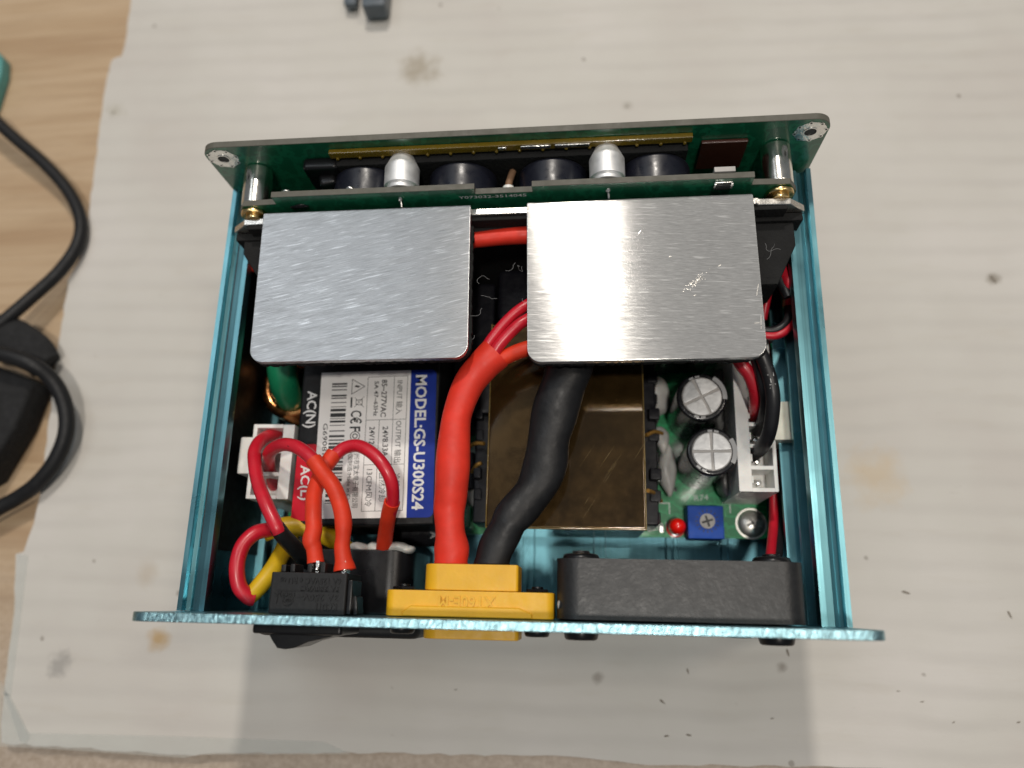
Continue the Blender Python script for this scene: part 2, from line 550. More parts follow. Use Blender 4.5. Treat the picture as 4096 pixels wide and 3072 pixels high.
def spline(pts, rad, per=8):
    pts = [Vector(p) for p in pts]
    rad = rad if isinstance(rad, (list, tuple)) else [rad]*len(pts)
    P = [pts[0]*2-pts[1]]+pts+[pts[-1]*2-pts[-2]]
    R = [rad[0]]+list(rad)+[rad[-1]]
    out = []
    for i in range(1, len(P)-2):
        for k in range(per):
            t = k/per
            def cr(a, b, c, d):
                return .5*((2*b)+(c-a)*t+(2*a-5*b+4*c-d)*t*t+(3*b-a-3*c+d)*t**3)
            out.append((cr(P[i-1], P[i], P[i+1], P[i+2]), cr(R[i-1], R[i], R[i+1], R[i+2])))
    out.append((P[-2], R[-2]))
    return out
def tube(bm, pts, rad, seg=20, mi=0, per=8, flat=1.0, wob=0.0, hollow=False):
    """round cable along a smooth path; flat < 1 squashes it, wob adds dents"""
    S = spline(pts, rad, per)
    t = bmesh.new()
    up = Vector((0, 0, 1))
    rows = []
    rnd = random.Random(len(pts)*7+int(pts[0][0]*10))
    ph = [rnd.uniform(0, 6.28) for _ in range(4)]
    for i, (p, r) in enumerate(S):
        d = (S[min(i+1, len(S)-1)][0]-S[max(i-1, 0)][0]).normalized()
        s = d.cross(up)
        if s.length < 1e-3:
            s = Vector((1, 0, 0))
        s.normalize()
        n = s.cross(d).normalized()
        row = []
        for j in range(seg):
            a = 2*math.pi*j/seg
            k = 1+wob*(math.sin(i*.35+2*a+ph[0])+.7*math.sin(i*.19-a+ph[1]))
            row.append(t.verts.new(p+s*(math.cos(a)*r*k)+n*(math.sin(a)*r*k*flat)))
        rows.append(row)
    for a, b in zip(rows, rows[1:]):
        for j in range(seg):
            t.faces.new((a[j], a[(j+1) % seg], b[(j+1) % seg], b[j]))
    for row, sgn, idx in ((rows[0], 1, 0), (rows[-1], -1, -1)):
        if hollow:
            c = S[idx][0]
            d = (S[1][0]-S[0][0]).normalized() if idx == 0 else (S[-2][0]-S[-1][0]).normalized()
            inn = [t.verts.new(c+(v.co-c)*.80) for v in row]
            dep = [t.verts.new(v.co+d*1.2) for v in inn]
            for j in range(seg):
                k = (j+1) % seg
                t.faces.new((row[j], row[k], inn[k], inn[j]))
                t.faces.new((inn[j], inn[k], dep[k], dep[j]))
            t.faces.new(dep)
        else:
            t.faces.new(row)
    return merge(bm, t, mi)
_H = {}
def glyphs(s, ext=0.0, bold=0.0):
    cu = bpy.data.curves.new('txt', 'FONT')
    cu.body = s
    cu.size = 1
    cu.extrude = ext
    cu.offset = bold
    cu.resolution_u = 2
    o = bpy.data.objects.new('txt', cu)
    COL.objects.link(o)
    dg = bpy.context.evaluated_depsgraph_get()
    dg.update()
    me = bpy.data.meshes.new_from_object(o.evaluated_get(dg))
    bpy.data.objects.remove(o, do_unlink=True)
    bpy.data.curves.remove(cu)
    return me
def caph():
    if 'h' not in _H:
        me = glyphs('H')
        _H['h'] = max(v.co.y for v in me.vertices)
        bpy.data.meshes.remove(me)
    return _H['h']
def text(bm, s, p0, p1, h, up, normal, mi=0, ext=0.0, bold=0.0):
    """lettering from baseline start p0 to baseline end p1, capital height h"""
    p0, p1, up, normal = Vector(p0), Vector(p1), Vector(up).normalized(), Vector(normal)
    me = glyphs(s, 1.0 if ext else 0.0, bold)
    if not me.vertices:
        return bm
    xs = [v.co.x for v in me.vertices]
    x0, w = min(xs), max(max(xs)-min(xs), 1e-4)
    L = (p1-p0).length
    d = (p1-p0).normalized()
    ky = h/caph()
    t = bmesh.new()
    t.from_mesh(me)
    bpy.data.meshes.remove(me)
    for v in t.verts:
        c = v.co.copy()
        v.co = p0+d*((c.x-x0)/w*L)+up*(c.y*ky)+normal*(c.z*ext)
    return merge(bm, t, mi)
def jag(poly, amp, step=1.2, seed=1):
    """subdivide an outline and roughen it"""
    rnd = random.Random(seed)
    out = []
    n = len(poly)
    for i in range(n):
        a, b = Vector(poly[i]), Vector(poly[(i+1) % n])
        k = max(1, int((b-a).length/step))
        for j in range(k):
            p = a.lerp(b, j/k)
            out.append((p.x+rnd.uniform(-amp, amp), p.y+rnd.uniform(-amp, amp)))
    return out

# ------------------------------------------------------------------ setting
bm = new()
box(bm, -600, 500, -350, 700, -28, -3.2, 1.5)
solo('table_top', bm, m_wood, '', '', kind='structure')

bm = new()
edge_left = [(-121.73, 184.48), (-120.08, 170.84), (-119.63, 156.89), (-120.03, 154.18), (-121.99, 153.95), (-122.92, 152.71), (-123.32, 143.56), (-122.69, 131.23), (-121.66, 119.99), (-121.35, 109.08),
             (-120.11, 97.76), (-121.12, 88.83), (-123.02, 83.46), (-122.47, 68.32), (-121.35, 50.70), (-120.03, 33.91), (-119.60, 19.00), (-121.19, 12.08),
             (-122.77, 11.61), (-120.68, -1.73), (-119.87, -12.12), (-119.29, -20.21), (-118.70, -26.13), (-117.52, -30.58)]
edge_bot = [(-104.56, -30.69), (-88.02, -31.04), (-71.76, -31.48), (-69.71, -30.84), (-32.07, -29.36), (8.30, -28.60), (18.14, -28.77), (27.86, -29.39), (56.50, -28.66), (83.38, -28.42), (111.29, -28.03)]
pts = []
rnd = random.Random(4)
chain = edge_left+edge_bot
for a, b in zip(chain, chain[1:]):
    k = max(1, int((Vector(b)-Vector(a)).length/2.5))
    for j in range(k):
        p = Vector(a).lerp(Vector(b), j/k)
        pts.append((p.x+rnd.uniform(-.22, .22), p.y+rnd.uniform(-.22, .22)))
pts.append(chain[-1])
pts += [(330, -32), (330, 420), (-122, 420)]
board = thing('cardboard_sheet', 'scuffed white corrugated cardboard sheet under the open power supply', 'cardboard', (0, 0, 0))
bm = new()
prism(bm, pts, 'z', -.45, 0, 0)
part('face_paper', bm, m_card, board)
bm = new()
prism(bm, [(x+.6 if x < -60 else x, y+.5 if y < 0 else y) for x, y in pts], 'z', -2.7, -.46, 0)
part('fluting', bm, m_card_edge, board)
bm = new()
prism(bm, [(x+.1, y+.1) for x, y in pts], 'z', -3.15, -2.71, 0)
part('backing_paper', bm, m_card_edge, board)
# clear packing tape folded round the edges
bm = new()
tp = [(-120.62, -17.23), (-119.60, -26.16), (-118.28, -31.18), (-104.45, -31.26), (-73.84, -31.93), (-71.26, -31.18), (-36.16, -29.79), (-42.60, -27.50), (-76.62, -27.58), (-111.75, -28.14)]
prism(bm, tp, 'z', .06, .12, 0)
part('tape', bm, m_tape, board, 'clear packing tape along the lower edge')
bm = new()
tp = [(-122.77, 11.61), (-120.68, -1.73), (-119.87, -12.12), (-119.52, -20.21), (-117.38, -20.65), (-118.59, -2.74), (-119.58, 11.23)]
prism(bm, tp, 'z', .06, .12, 0)
part('tape', bm, m_tape, board, 'clear packing tape along the left edge')
bm = new()
prism(bm, [(-119.40, -19.71), (-117.71, -20.16), (-110.95, -28.79), (-111.52, -30.36), (-113.19, -29.84)], 'z', .13, .3, 0)
part('tape_fold', bm, m_tape, board)

bm = new()
rnd = random.Random(21)
for (x, y, l, a) in (84.30, 6.90, 2.0, -.3), (58.32, -6.22, 1.8, -1.3), (36.88, -10.62, 1.4, -1.4), (105.16, 2.75, 1.9, -1.2), (31.23, -16.97, 1.6, -.7), (80.45, -13.30, .8, 0), (112.59, 80.30, 2.6, -1.1), (85.10, -15.25, .9, .2), \
        (31.90, -23.75, 1.2, .1), (36.57, -23.40, 1.3, -.2), (90.94, -19.00, .7, .4), (54.11, -19.53, .8, .2), (26.24, 131.65, 1.0, .8), (103.79, -18.57, .9, .3), (-13.75, -15.94, .8, .2), (-119.21, 135.21, 1.4, .9):
    k = [(-.5, -.04), (-.2, -.16), (.25, -.13), (.5, .02), (.2, .13), (-.25, .15)]
    R_ = Matrix.Rotation(a, 2)
    q = [R_ @ Vector((u*l, v*l*.9+rnd.uniform(-.05, .05))) for u, v in k]
    prism(bm, [(x+v.x, y+v.y) for v in q], 'z', .01, .10)
fk = part('flecks', bm, m_fleck, board)
fk['kind'] = 'stuff'

# ------------------------------------------------------------------ things on the table around the sheet
def cable_loop(name, label, pts, r, group=None):
    bm = new()
    tube(bm, pts, r, 18, per=10)
    base = min(p[2] for p in pts)-r
    return solo(name, bm, m_cable, label, 'cable', (pts[0][0], pts[0][1], base), group)
cable_loop('power_cable', 'black rubber cable loop bulging right beside the teal box',
           [(-162.53, 138.39, 6.00), (-152.83, 132.70, 6.00), (-148.57, 128.74, 5.00), (-142.93, 124.01, 4.00), (-134.12, 116.90, 3.00), (-126.49, 108.93, 2.00), (-121.44, 100.50, 2.00), (-120.46, 92.66, 2.50), (-123.71, 84.68, 3.00), (-129.13, 77.09, 4.00), (-134.85, 68.80, 6.00), (-141.36, 63.82, 6.00)], 1.7)
cable_loop('power_cable', 'black rubber cable loop curling out below the fabric strap',
           [(-136.39, 59.65, 11.00), (-128.08, 58.67, 12.00), (-120.39, 56.46, 11.00), (-116.18, 53.19, 8.00), (-113.15, 47.33, 6.00), (-112.19, 40.66, 5.00), (-114.25, 34.04, 4.00), (-118.53, 28.46, 3.00), (-123.71, 24.92, 2.00), (-127.90, 22.49, 2.00), (-134.29, 18.59, 2.00)], 1.9)
bm = new()
tube(bm, [(-145.62, 68.43, 2.00), (-135.41, 66.72, 3.00), (-126.05, 61.90, 4.00), (-122.30, 58.47, 3.00)], [5, 5.4, 5.2, 4.2], 18, flat=.7)
prism(bm, [(-149.10, 59.51), (-134.57, 58.19), (-122.96, 53.79), (-125.42, 42.19), (-130.87, 29.15), (-140.66, 23.27)], 'z', -3.1, 6, 0, 1.5, 3)
solo('fabric_strap', bm, m_strap, 'black fabric strap bundling the cable at the left edge', 'strap', (-140, 50, -3.1))
bm = new()
prism(bm, [(-180.69, 166.41), (-159.37, 157.77), (-156.73, 155.05), (-155.87, 149.71), (-156.65, 138.70), (-169.89, 133.77)], 'z', -3.1, 1, 0, .8, 3)
solo('teal_box', bm, m_teal, 'teal plastic box corner poking in at the upper left edge', 'box', (-150, 125, -3.1))
bm = new()
box(bm, -47.24, -40.27, 161.98, 210, 1, 7, 1.2)
box(bm, -53.45, -49.67, 165.58, 210, 1.5, 4, .8)
box(bm, -53.99, -39.73, 176, 222, 0, 9, 1.5)
solo('dark_plug', bm, m_slate, 'blurred slate grey plug end at the top edge', 'plug', (-46, 190, 0))

# ------------------------------------------------------------------ case
case = thing('aluminium_case', 'open blue anodised aluminium tray with grooved side walls', 'case', (0, 43, .3))
def wall_profile(s):
    p = [(59.2, .3), (59.2, 41), (58.3, 41), (58.15, 39.7), (57.5, 39.25), (56.9, 39.45), (56.6, 40.15), (55.3, 40.35), (55.2, 40.7), (54.2, 40.75), (54.0, 39.4), (54.1, 38.4),
         (57.2, 38.2), (57.2, 31.2), (54.6, 31.0), (54.6, 29.8), (57.2, 29.6), (57.2, 26), (53.2, 25.6), (53.2, 24.4), (57.2, 24.2), (57.2, 13.2),
         (55.6, 13), (55.6, 11.6), (57.2, 11.4), (57.2, 6.6), (54.6, 6.4), (54.6, 5.2), (57.2, 5), (57.2, 2.4), (56.0, 2.3), (56.0, .3)]
    if s < 0:
        p = p[:13]+p[21:]
    return [(s*x, z) for x, z in p]
for s in (-1, 1):
    bm = new()
    prism(bm, wall_profile(s), 'y', .05, 86.0 if s < 0 else 87.0)
    part('side_wall', bm, m_blue, case)
bm = new()
fl = [(-56, .3), (56, .3), (56, 2.3)]
for x in (46, 34, 18, 2, -14, -30, -44):
    fl += [(x+1.4, 2.3), (x+1.2, 3.2), (x+.3, 3.2), (x+.3, 2.3), (x-.3, 2.3), (x-.3, 3.2), (x-1.2, 3.2), (x-1.4, 2.3)]
fl += [(-56, 2.3)]
prism(bm, fl, 'y', .05, 86)
part('floor_plate', bm, m_blue_in, case)
bm = new()
prism(bm, rrect(-59.5, 59.5, 0, 56.9, 3.2, 8), 'y', -1.5, 0, 0, .12, 1)
fp = part('front_panel', bm, [m_panel_face, m_panel_edge], case, 'blue front panel with bright sheared top edge')
for p in fp.data.polygons:
    if abs(p.normal.y) < .8:
        p.material_index = 1
bm = new()
prism(bm, [(11.5, 2.6), (74, 2.6), (74, 39.5), (11.5, 39.5)], 'x', -57.15, -56.9)
part('insulating_film', bm, m_film, case, 'matt black insulating film against the left wall')
bm = new()
prism(bm, [(-56.5, 12), (-44, 12), (-44, 80), (-56.5, 80)], 'z', 3.4, 3.6)
part('insulating_film', bm, m_film, case, 'matt black insulating film on the floor')
# ------------------------------------------------------------------ fan
FX0, FX1, FZ0, FZ1 = 9.7, 50.5, 8.0, 48.4
fan = thing('cooling_fan', 'square black cooling fan behind the front panel', 'fan', (29.8, 5.3, FZ0))
cx, cz = 29.8, 28.4
bm = new()
outer = rrect(FX0, FX1, FZ0, FZ1, 3.8, 10)
n = 72
inner = circle(cx, cz, 18.6, n)
t = bmesh.new()
def ang(p):
    return math.atan2(p[1]-cz, p[0]-cx)
outer_d = []
for i in range(len(outer)):
    a, b = Vector(outer[i]), Vector(outer[(i+1) % len(outer)])
    k = max(1, int((b-a).length/2))
    outer_d += [tuple(a.lerp(b, j/k)) for j in range(k)]
rows = []
for y in (.35, 10.2):
    rows.append(([t.verts.new((p[0], y, p[1])) for p in outer_d], [t.verts.new((p[0], y, p[1])) for p in inner]))
no = len(outer_d)
for j in range(no):
    t.faces.new((rows[0][0][j], rows[0][0][(j+1) % no], rows[1][0][(j+1) % no], rows[1][0][j]))
for j in range(n):
    t.faces.new((rows[0][1][j], rows[0][1][(j+1) % n], rows[1][1][(j+1) % n], rows[1][1][j]))
for o_, i_ in rows:
    es = []
    for L in (o_, i_):
        for j in range(len(L)):
            e = t.edges.get((L[j], L[(j+1) % len(L)]))
            es.append(e)
    bmesh.ops.triangle_fill(t, use_beauty=True, use_dissolve=False, edges=es)
merge(bm, t, 0)
part('frame', bm, m_fan, fan, angle=50)
bm = new()
cyl(bm, (cx, 1.2, cz), (cx, 9.6, cz), 8.6, seg=40, bev=.6)
hub = part('hub', bm, m_black_gloss, fan)
for k in range(7):
    a = 2*math.pi*k/7
    bm = new()
    t = bmesh.new()
    g = []
    for i in range(5):
        r = 8.2+9.8*i/4
        row = []
        for j in range(4):
            b = a+(j/3-.5)*.62+.18*i/4
            row.append(t.verts.new((cx+r*math.cos(b), 2.2+6.2*j/3, cz+r*math.sin(b))))
        g.append(row)
    for i in range(4):
        for j in range(3):
            t.faces.new((g[i][j], g[i+1][j], g[i+1][j+1], g[i][j+1]))
    r_ = bmesh.ops.solidify(t, geom=t.faces[:], thickness=.7)
    merge(bm, t, 0)
    part('blade', bm, m_black_gloss, fan)
for sx in (-16, 16):
    for sz in (-16, 16):
        bm = new()
        x, z = cx+sx, cz+sz
        cyl(bm, (x, -1.55, z), (x, -3.0, z), 3.0, 2.7, bev=.35)
        cyl(bm, (x, -2.9, z), (x, -3.02, z), 1.3, seg=6)
        part('screw', bm, m_black_gloss, fan)
        bm = new()
        cyl(bm, (x, 10.2, z), (x, 11.1, z), 3.3, 2.9, seg=28, bev=.3)
        cyl(bm, (x, 10.9, z), (x, 11.6, z), 1.5, seg=20, bev=.15)
        part('nut', bm, m_black_gloss, fan)
bm = new()
t = bmesh.new()
ball(bm, (10.05, 2.7, 45.9), 1, (.25, .75, 1.1), u=12, v=8, lump=.2)
part('moulding_mark', bm, m_grey_ink, fan)

# ------------------------------------------------------------------ yellow output connector
xt = thing('output_connector', 'yellow two-pole output connector screwed to the front panel', 'connector', (-5.1, 4, 36.5))
YX0, YX1, YZ0, YZ1 = -13.3, 3.15, 37.6, 46.0
bm = new()
prism(bm, rrect(YX0, YX1, YZ0, YZ1, (2.6, .6, .6, 2.6), 5), 'y', 4.55, 9.0, 0, .25, 2)
# the chamfered side of the shell faces the fan
part('rear_shell', bm, m_yellow, xt)
bm = new()
prism(bm, rrect(-19.6, 9.25, 36.8, 46.4, 1.6, 5), 'y', .15, 4.5, 0, .22, 2)
fl_ = part('flange', bm, m_yellow, xt)
bm = new()
prism(bm, [(-16.4, .2), (5.6, .2), (5.6, 1.0), (3.4, 1.9), (-15.0, 1.9), (-16.4, .9)], 'z', 46.3, 46.95, 0, .15, 1)
part('key_rib', bm, m_yellow, fl_)
bm = new()
text(bm, 'XT60E-M', (-.6, 3.6, 46.38), (-10.3, 3.6, 46.38), 1.9, (0, -1, 0), (0, 0, 1), ext=.32, bold=.012)
part('lettering', bm, m_yellow, fl_, 'raised lettering XT60E-M')
bm = new()
prism(bm, rrect(YX0+.1, YX1+.2, YZ0, YZ1-.2, (2.6, .8, .8, 2.6), 5), 'y', -3.4, -1.52, 0, .2, 2)
part('front_shell', bm, m_yellow, xt)
for x in (-17.0, 6.3):
    bm = new()
    cyl(bm, (x, -1.55, 43.2), (x, -2.75, 43.2), 2.3, 2.0, bev=.3)
    part('screw', bm, m_black_gloss, xt)
    bm = new()
    cyl(bm, (x, 4.5, 43.2), (x, 5.1, 43.2), 2.1, seg=6, bev=.1)
    cyl(bm, (x, 5.05, 43.2), (x, 5.5, 43.2), 1.0, seg=18, bev=.1)
    part('nut', bm, m_black_gloss, xt)

# ------------------------------------------------------------------ rocker switch
sw = thing('rocker_switch', 'small black rocker switch with raised lettering above the mains inlet', 'switch', (-31.5, 3, 41))
bm = new()
prism(bm, rrect(-38.6, -25.4, 41.2, 50.0, .35, 3), 'y', .1, 6.9, 0, .18, 2)
hs = part('housing', bm, m_black, sw)
bm = new()
z = 50.0
text(bm, '6A 125VAC c RU us', (-26.4, 6.0, z), (-37.0, 6.0, z), .95, (0, -1, 0), (0, 0, 1), ext=.2, bold=.01)
text(bm, '3A 250VAC', (-26.6, 4.75, z), (-33.2, 4.75, z), .92, (0, -1, 0), (0, 0, 1), ext=.2, bold=.01)
text(bm, '3A 250V~', (-26.7, 3.35, z), (-33.6, 3.35, z), 1.0, (0, -1, 0), (0, 0, 1), ext=.2, bold=.01)
text(bm, 'KCD11', (-26.8, 1.95, z), (-30.3, 1.95, z), 1.1, (0, -1, 0), (0, 0, 1), ext=.2, bold=.01)
text(bm, '10(3)A', (-34.2, 3.5, z), (-37.8, 3.5, z), .62, (0, -1, 0), (0, 0, 1), ext=.2, bold=.01)
box(bm, -37.6, -26.7, 3.86, 3.98, z-.1, z+.2)
torus(bm, (-35.3, 2.3, z+.02), .85, .13, 'z', n=24, m=8)
text(bm, 'CQC', (-34.8, 2.55, z), (-35.8, 2.55, z), .5, (0, -1, 0), (0, 0, 1), ext=.2)
prism(bm, [(-37.9, 2.9), (-37.0, 2.9), (-37.2, 1.6)], 'z', z-.1, z+.2)
part('lettering', bm, m_black, hs, 'raised moulded lettering on the switch body')
bm = new()
box(bm, -25.38, -24.6, .3, 5.8, 43.5, 49.4, .15)
box(bm, -24.7, -23.9, .2, 3.2, 44, 48.2, .2, rz=.12)
part('clip', bm, m_black_gloss, hs)
bm = new()
prism(bm, rrect(-40.6, -25.3, 40.0, 51.0, .6, 3), 'y', -3.1, -1.52, 0, .4, 2)
part('bezel', bm, m_black_gloss, sw)
bm = new()
prism(bm, [(-38.4, -3.0), (-26.9, -3.0), (-27.6, -3.4), (-31.4, -4.3), (-33.6, -5.3), (-35.2, -5.55), (-36.6, -5.4), (-37.6, -4.2)], 'z', 41.2, 49.4, 0, .2, 2)
part('rocker', bm, m_black_gloss, sw)
for i, x in enumerate((-37.2, -35.6, -32.6, -30.3)):
    bm = new()
    box(bm, x-.35, x+.5, 6.8, 8.2+.15*i, 44.2, 48.6, .15)
    part('terminal_rib', bm, m_black, sw)
for x in (-31.6, -26.9):
    bm = new()
    box(bm, x-.3, x+.3, 6.8, 9.0, 44.5, 47.5, .05)
    ball(bm, (x, 7.6, 47.2), .55, (1, 1, .8), u=12, v=8, lump=.25)
    part('terminal', bm, m_tin, sw)

# ------------------------------------------------------------------ mains inlet
inl = thing('mains_inlet', 'black mains inlet socket with white glue on its back', 'inlet', (-32, 4, 8))
bm = new()
prism(bm, rrect(-45.4, -18.9, 10, 29.8, (1, 1, 5, 5), 4), 'y', .1, 12.2, 0, .3, 2)
part('housing', bm, m_black_gloss, inl)
bm = new()
prism(bm, rrect(-47.9, -16.4, 7.6, 32.2, 2.4, 5), 'y', -4.2, -1.52, 0, 1.1, 3)
part('bezel', bm, m_black, inl)
bm = new()
for (x, y, z, r, s) in ((-30.2, 12.6, 26.5, 1.8, (1.2, .7, 1.6)), (-27.4, 12.4, 24.8, 2.0, (1, .8, 1.7)), (-22.3, 12.7, 27.4, 2.2, (1.3, .5, 1.2)), (-20.6, 12.5, 27.0, 1.6, (1.1, .55, 1.6)), (-24.6, 12.1, 22.6, 1.6, (1.3, .6, 1.2))):
    ball(bm, (x, y, z), r, s, lump=.12)
part('glue', bm, m_glue, inl, 'lumpy white glue around the terminals')
bm = new()
prism(bm, [(-44.5, 11.5), (-20, 11.5), (-20, 23), (-25, 28), (-39.5, 28), (-44.5, 23)], 'y', -4.32, -4.2)
part('socket_shade', bm, m_foam, inl)  # flat dark slab imitates the shade inside the socket recess
for x, z in ((-39, 17), (-32.2, 21.5), (-25.4, 17)):
    bm = new()
    box(bm, x-1, x+1, -4.6, -4.3, z-2, z+2, .2)
    part('contact', bm, m_tin, inl)
for x in (-9.2, -1.2):
    bm = new()
    cyl(bm, (x, -3.3, 41.0), (x, -3.44, 41.0), 2.2, seg=24)
    part('contact', bm, m_brass, xt)

# ------------------------------------------------------------------ power supply module
psu = thing('power_module', 'open frame power supply board filling the tray under the wires', 'circuit board', (0, 45, 3.4))
PZ = 8.6
bm = new()
prism(bm, rrect(-52.5, 54.0, 17.2, 80, 1.5, 3), 'z', 7.0, PZ, 0)
part('board', bm, [m_green_main, m_fr4], psu)
for x, y in ((-48, 22), (-48, 75), (49, 75)):
    bm = new()
    cyl(bm, (x, y, 2.4), (x, y, 7.0), 2.6, seg=6)
    part('standoff', bm, m_brass, psu)
bm = new()
sx, sy = 50.33, 20.37
cyl(bm, (sx, sy, 2.4), (sx, sy, 7), 2.8, seg=6)
cyl(bm, (sx, sy, PZ), (sx, sy, PZ+.3), 3.3, seg=36)
ball(bm, (sx, sy, PZ+.3), 2.95, (1, 1, .55), u=28, v=16)
part('screw', bm, m_screw, psu, 'domed bright cross head screw')
bm = new()
for a in (0, math.pi/2):
    box(bm, sx-1.3, sx+1.3, sy-.25, sy+.25, PZ+1.65, PZ+2.06, .05, rz=a+.5)
part('screw_slot', bm, m_trim_grey, psu)

# black cover with the type label
TZ = 32.0
cover_poly = [(-43.5, 70), (-14.7, 70), (-14.4, 16.4), (-42.7, 16.4)]
bm = new()
prism(bm, [(-42.6+(-.6), 16.2), (-14.4, 16.9), (-14.8, 71), (-43.9, 71)], 'z', 11.5, TZ, 0, .7, 3)
cover = part('cover', bm, m_cover, psu, 'black cover carrying the type label')
AL = math.radians(1.5)
LO = Vector((-39.5, 47.6, TZ+.02))
EV = Vector((math.cos(AL), math.sin(AL), 0))       # across the label, towards the right wall
EU = Vector((math.sin(AL), -math.cos(AL), 0))      # along the lines of print, towards the front panel
NZ = Vector((0, 0, 1))
def lab(uv, h=.06):
    return LO+EU*uv[0]+EV*uv[1]+NZ*h
def lpoly(bm, pts, z0, z1, mi=0):
    prism(bm, [(lab(p).x, lab(p).y) for p in pts], 'z', TZ+z0, TZ+z1, mi)
LU, LV, BV = 29.9, 24.0, 18.75
bm = new()
lpoly(bm, [(0, 0), (LU, 0), (LU, BV), (0, BV)], .02, .06)
label_white = part('type_label', bm, m_label_white, cover, 'white part of the type label with ratings table and barcode')
bm = new()
bp = [(0, BV), (LU, BV)]
for k in range(7):
    a = math.radians(15*k)
    bp.append((LU-1.1+1.1*math.cos(a), LV-1.1+1.1*math.sin(a)))
for k in range(7):
    a = math.radians(90+15*k)
    bp.append((1.1+1.1*math.cos(a), LV-1.1+1.1*math.sin(a)))
lpoly(bm, bp, .02, .062)
part('label_band', bm, m_label_blue, cover, 'blue band of the type label')
bm = new()
def lt(s, a, b, h, bold=0.0, mi=0):
    text(bm, s, lab(a, .075), lab((b[0], a[1]+(b[1]-a[1])), .075), h*1.12, EV, NZ, mi, 0, 0 if any(ord(ch) > 0x2e80 for ch in s) else bold*.62+.004)
lt('MODEL:GS-U300S24', (1.08, 19.88), (28.44, 19.83), 1.92, .035)
part('lettering', bm, m_white_ink, cover, 'white lettering MODEL:GS-U300S24')
bm = new()
lt('INPUT \u8f93\u5165', (2.12, 16.02), (9.21, 15.96), .92, .012)
lt('OUTPUT \u8f93\u51fa', (10.55, 16.07), (19.03, 15.99), .92, .012)
lt('\u51b7\u5374\u65b9\u5f0f', (21.16, 15.96), (26.54, 16.06), .92, .012)
lt('85~277VAC', (1.84, 12.79), (9.69, 12.79), .95, .02)
lt('5A 47~63Hz', (2.14, 11.28), (9.47, 11.33), .72, .02)
lt('24V8.33A', (11.64, 13.35), (17.82, 13.52), .95, .018)
lt('24V12.5A', (11.67, 10.65), (17.26, 10.73), .95, .018)
lt('\u81ea\u7136\u51b7\u5374', (21.11, 13.10), (26.66, 13.19), .95, .018)
lt('13CFM\u98ce\u51b7', (20.28, 10.53), (27.65, 10.45), .95, .018)
lt('\u5e7f\u5dde\u5e02\u5b9d\u592a\u7535\u5b50\u6709\u9650\u516c\u53f8', (16.07, 7.85), (27.84, 7.92), .80, .012)
lt('\u4e2d\u56fd\u5236\u9020/Made in China', (16.11, 6.58), (27.87, 6.67), .66, .01)
lt('G690813', (10.75, 1.05), (18.47, 1.22), .82)
lt('C', (8.19, 6.65), (9.52, 6.70), 1.9, .02)
lt('\u20ac', (9.60, 6.61), (10.94, 6.66), 1.9, .02)
lt('F', (11.55, 6.65), (12.58, 6.67), 1.8, .03)
# ratings table
def seg(a, b, w=.09):
    A, B = Vector(a), Vector(b)
    d = (B-A).normalized()*w*.5
    n = Vector((-d.y, d.x))
    lpoly(bm, [A-d+n, A-d-n, B+d-n, B+d+n], .06, .075)
tl, tr = (1.22, 9.86), (1.15, 18.09)
bl, br = (28.57, 9.78), (28.50, 17.96)
h1, h2 = (1.28, 15.33), (28.50, 15.37)
r1a, r1b = (10.28, 9.91), (10.24, 18.04)
r2a, r2b = (19.40, 9.82), (19.36, 17.93)
c1a, c1b = (10.31, 12.59), (28.53, 12.47)
for a, b in ((tl, tr), (tl, bl), (bl, br), (tr, br), (h1, h2), (r1a, r1b), (r2a, r2b), (c1a, c1b)):
    seg(a, b)
# hazard triangle with bolt
ta, tb, tc = (1.60, 6.60), (4.75, 6.56), (3.17, 9.22)
for a, b in ((ta, tb), (tb, tc), (tc, ta)):
    seg(a, b, .13)
ba, bb, bc, bd_ = (3.18, 7.05), (3.39, 7.92), (2.82, 7.47), (3.13, 8.36)
lpoly(bm, [ba, bb, bc], .06, .075)
lpoly(bm, [bb, bc, bd_], .077, .08)
# crossed-out bin and bar
for a, b, w in (((5.49, 7.30), (7.57, 9.23), .09), ((5.35, 9.18), (7.46, 7.29), .09), ((5.99, 7.57), (6.98, 7.62), .12),
                ((5.84, 8.84), (7.19, 8.85), .13), ((6.02, 7.58), (5.92, 8.85), .11), ((6.96, 7.62), (7.11, 8.85), .11), ((5.59, 6.61), (7.39, 6.63), .36)):
    seg(a, b, w)
# ring of the last emblem
e0 = (13.51, 7.73)
t = bmesh.new()
for r0, r1 in ((.86, 1.02), (.36, .56)):
    P_ = []
    for k in range(25):
        a = 2*math.pi*k/24
        P_.append([t.verts.new(lab((e0[0]+r*math.cos(a), e0[1]+r*math.sin(a)), .075)) for r in (r0, r1)])
    for k in range(24):
        t.faces.new((P_[k][0], P_[k][1], P_[k+1][1], P_[k+1][0]))
merge(bm, t, 0)
part('lettering', bm, m_ink, cover, 'black print, symbols and ratings table')
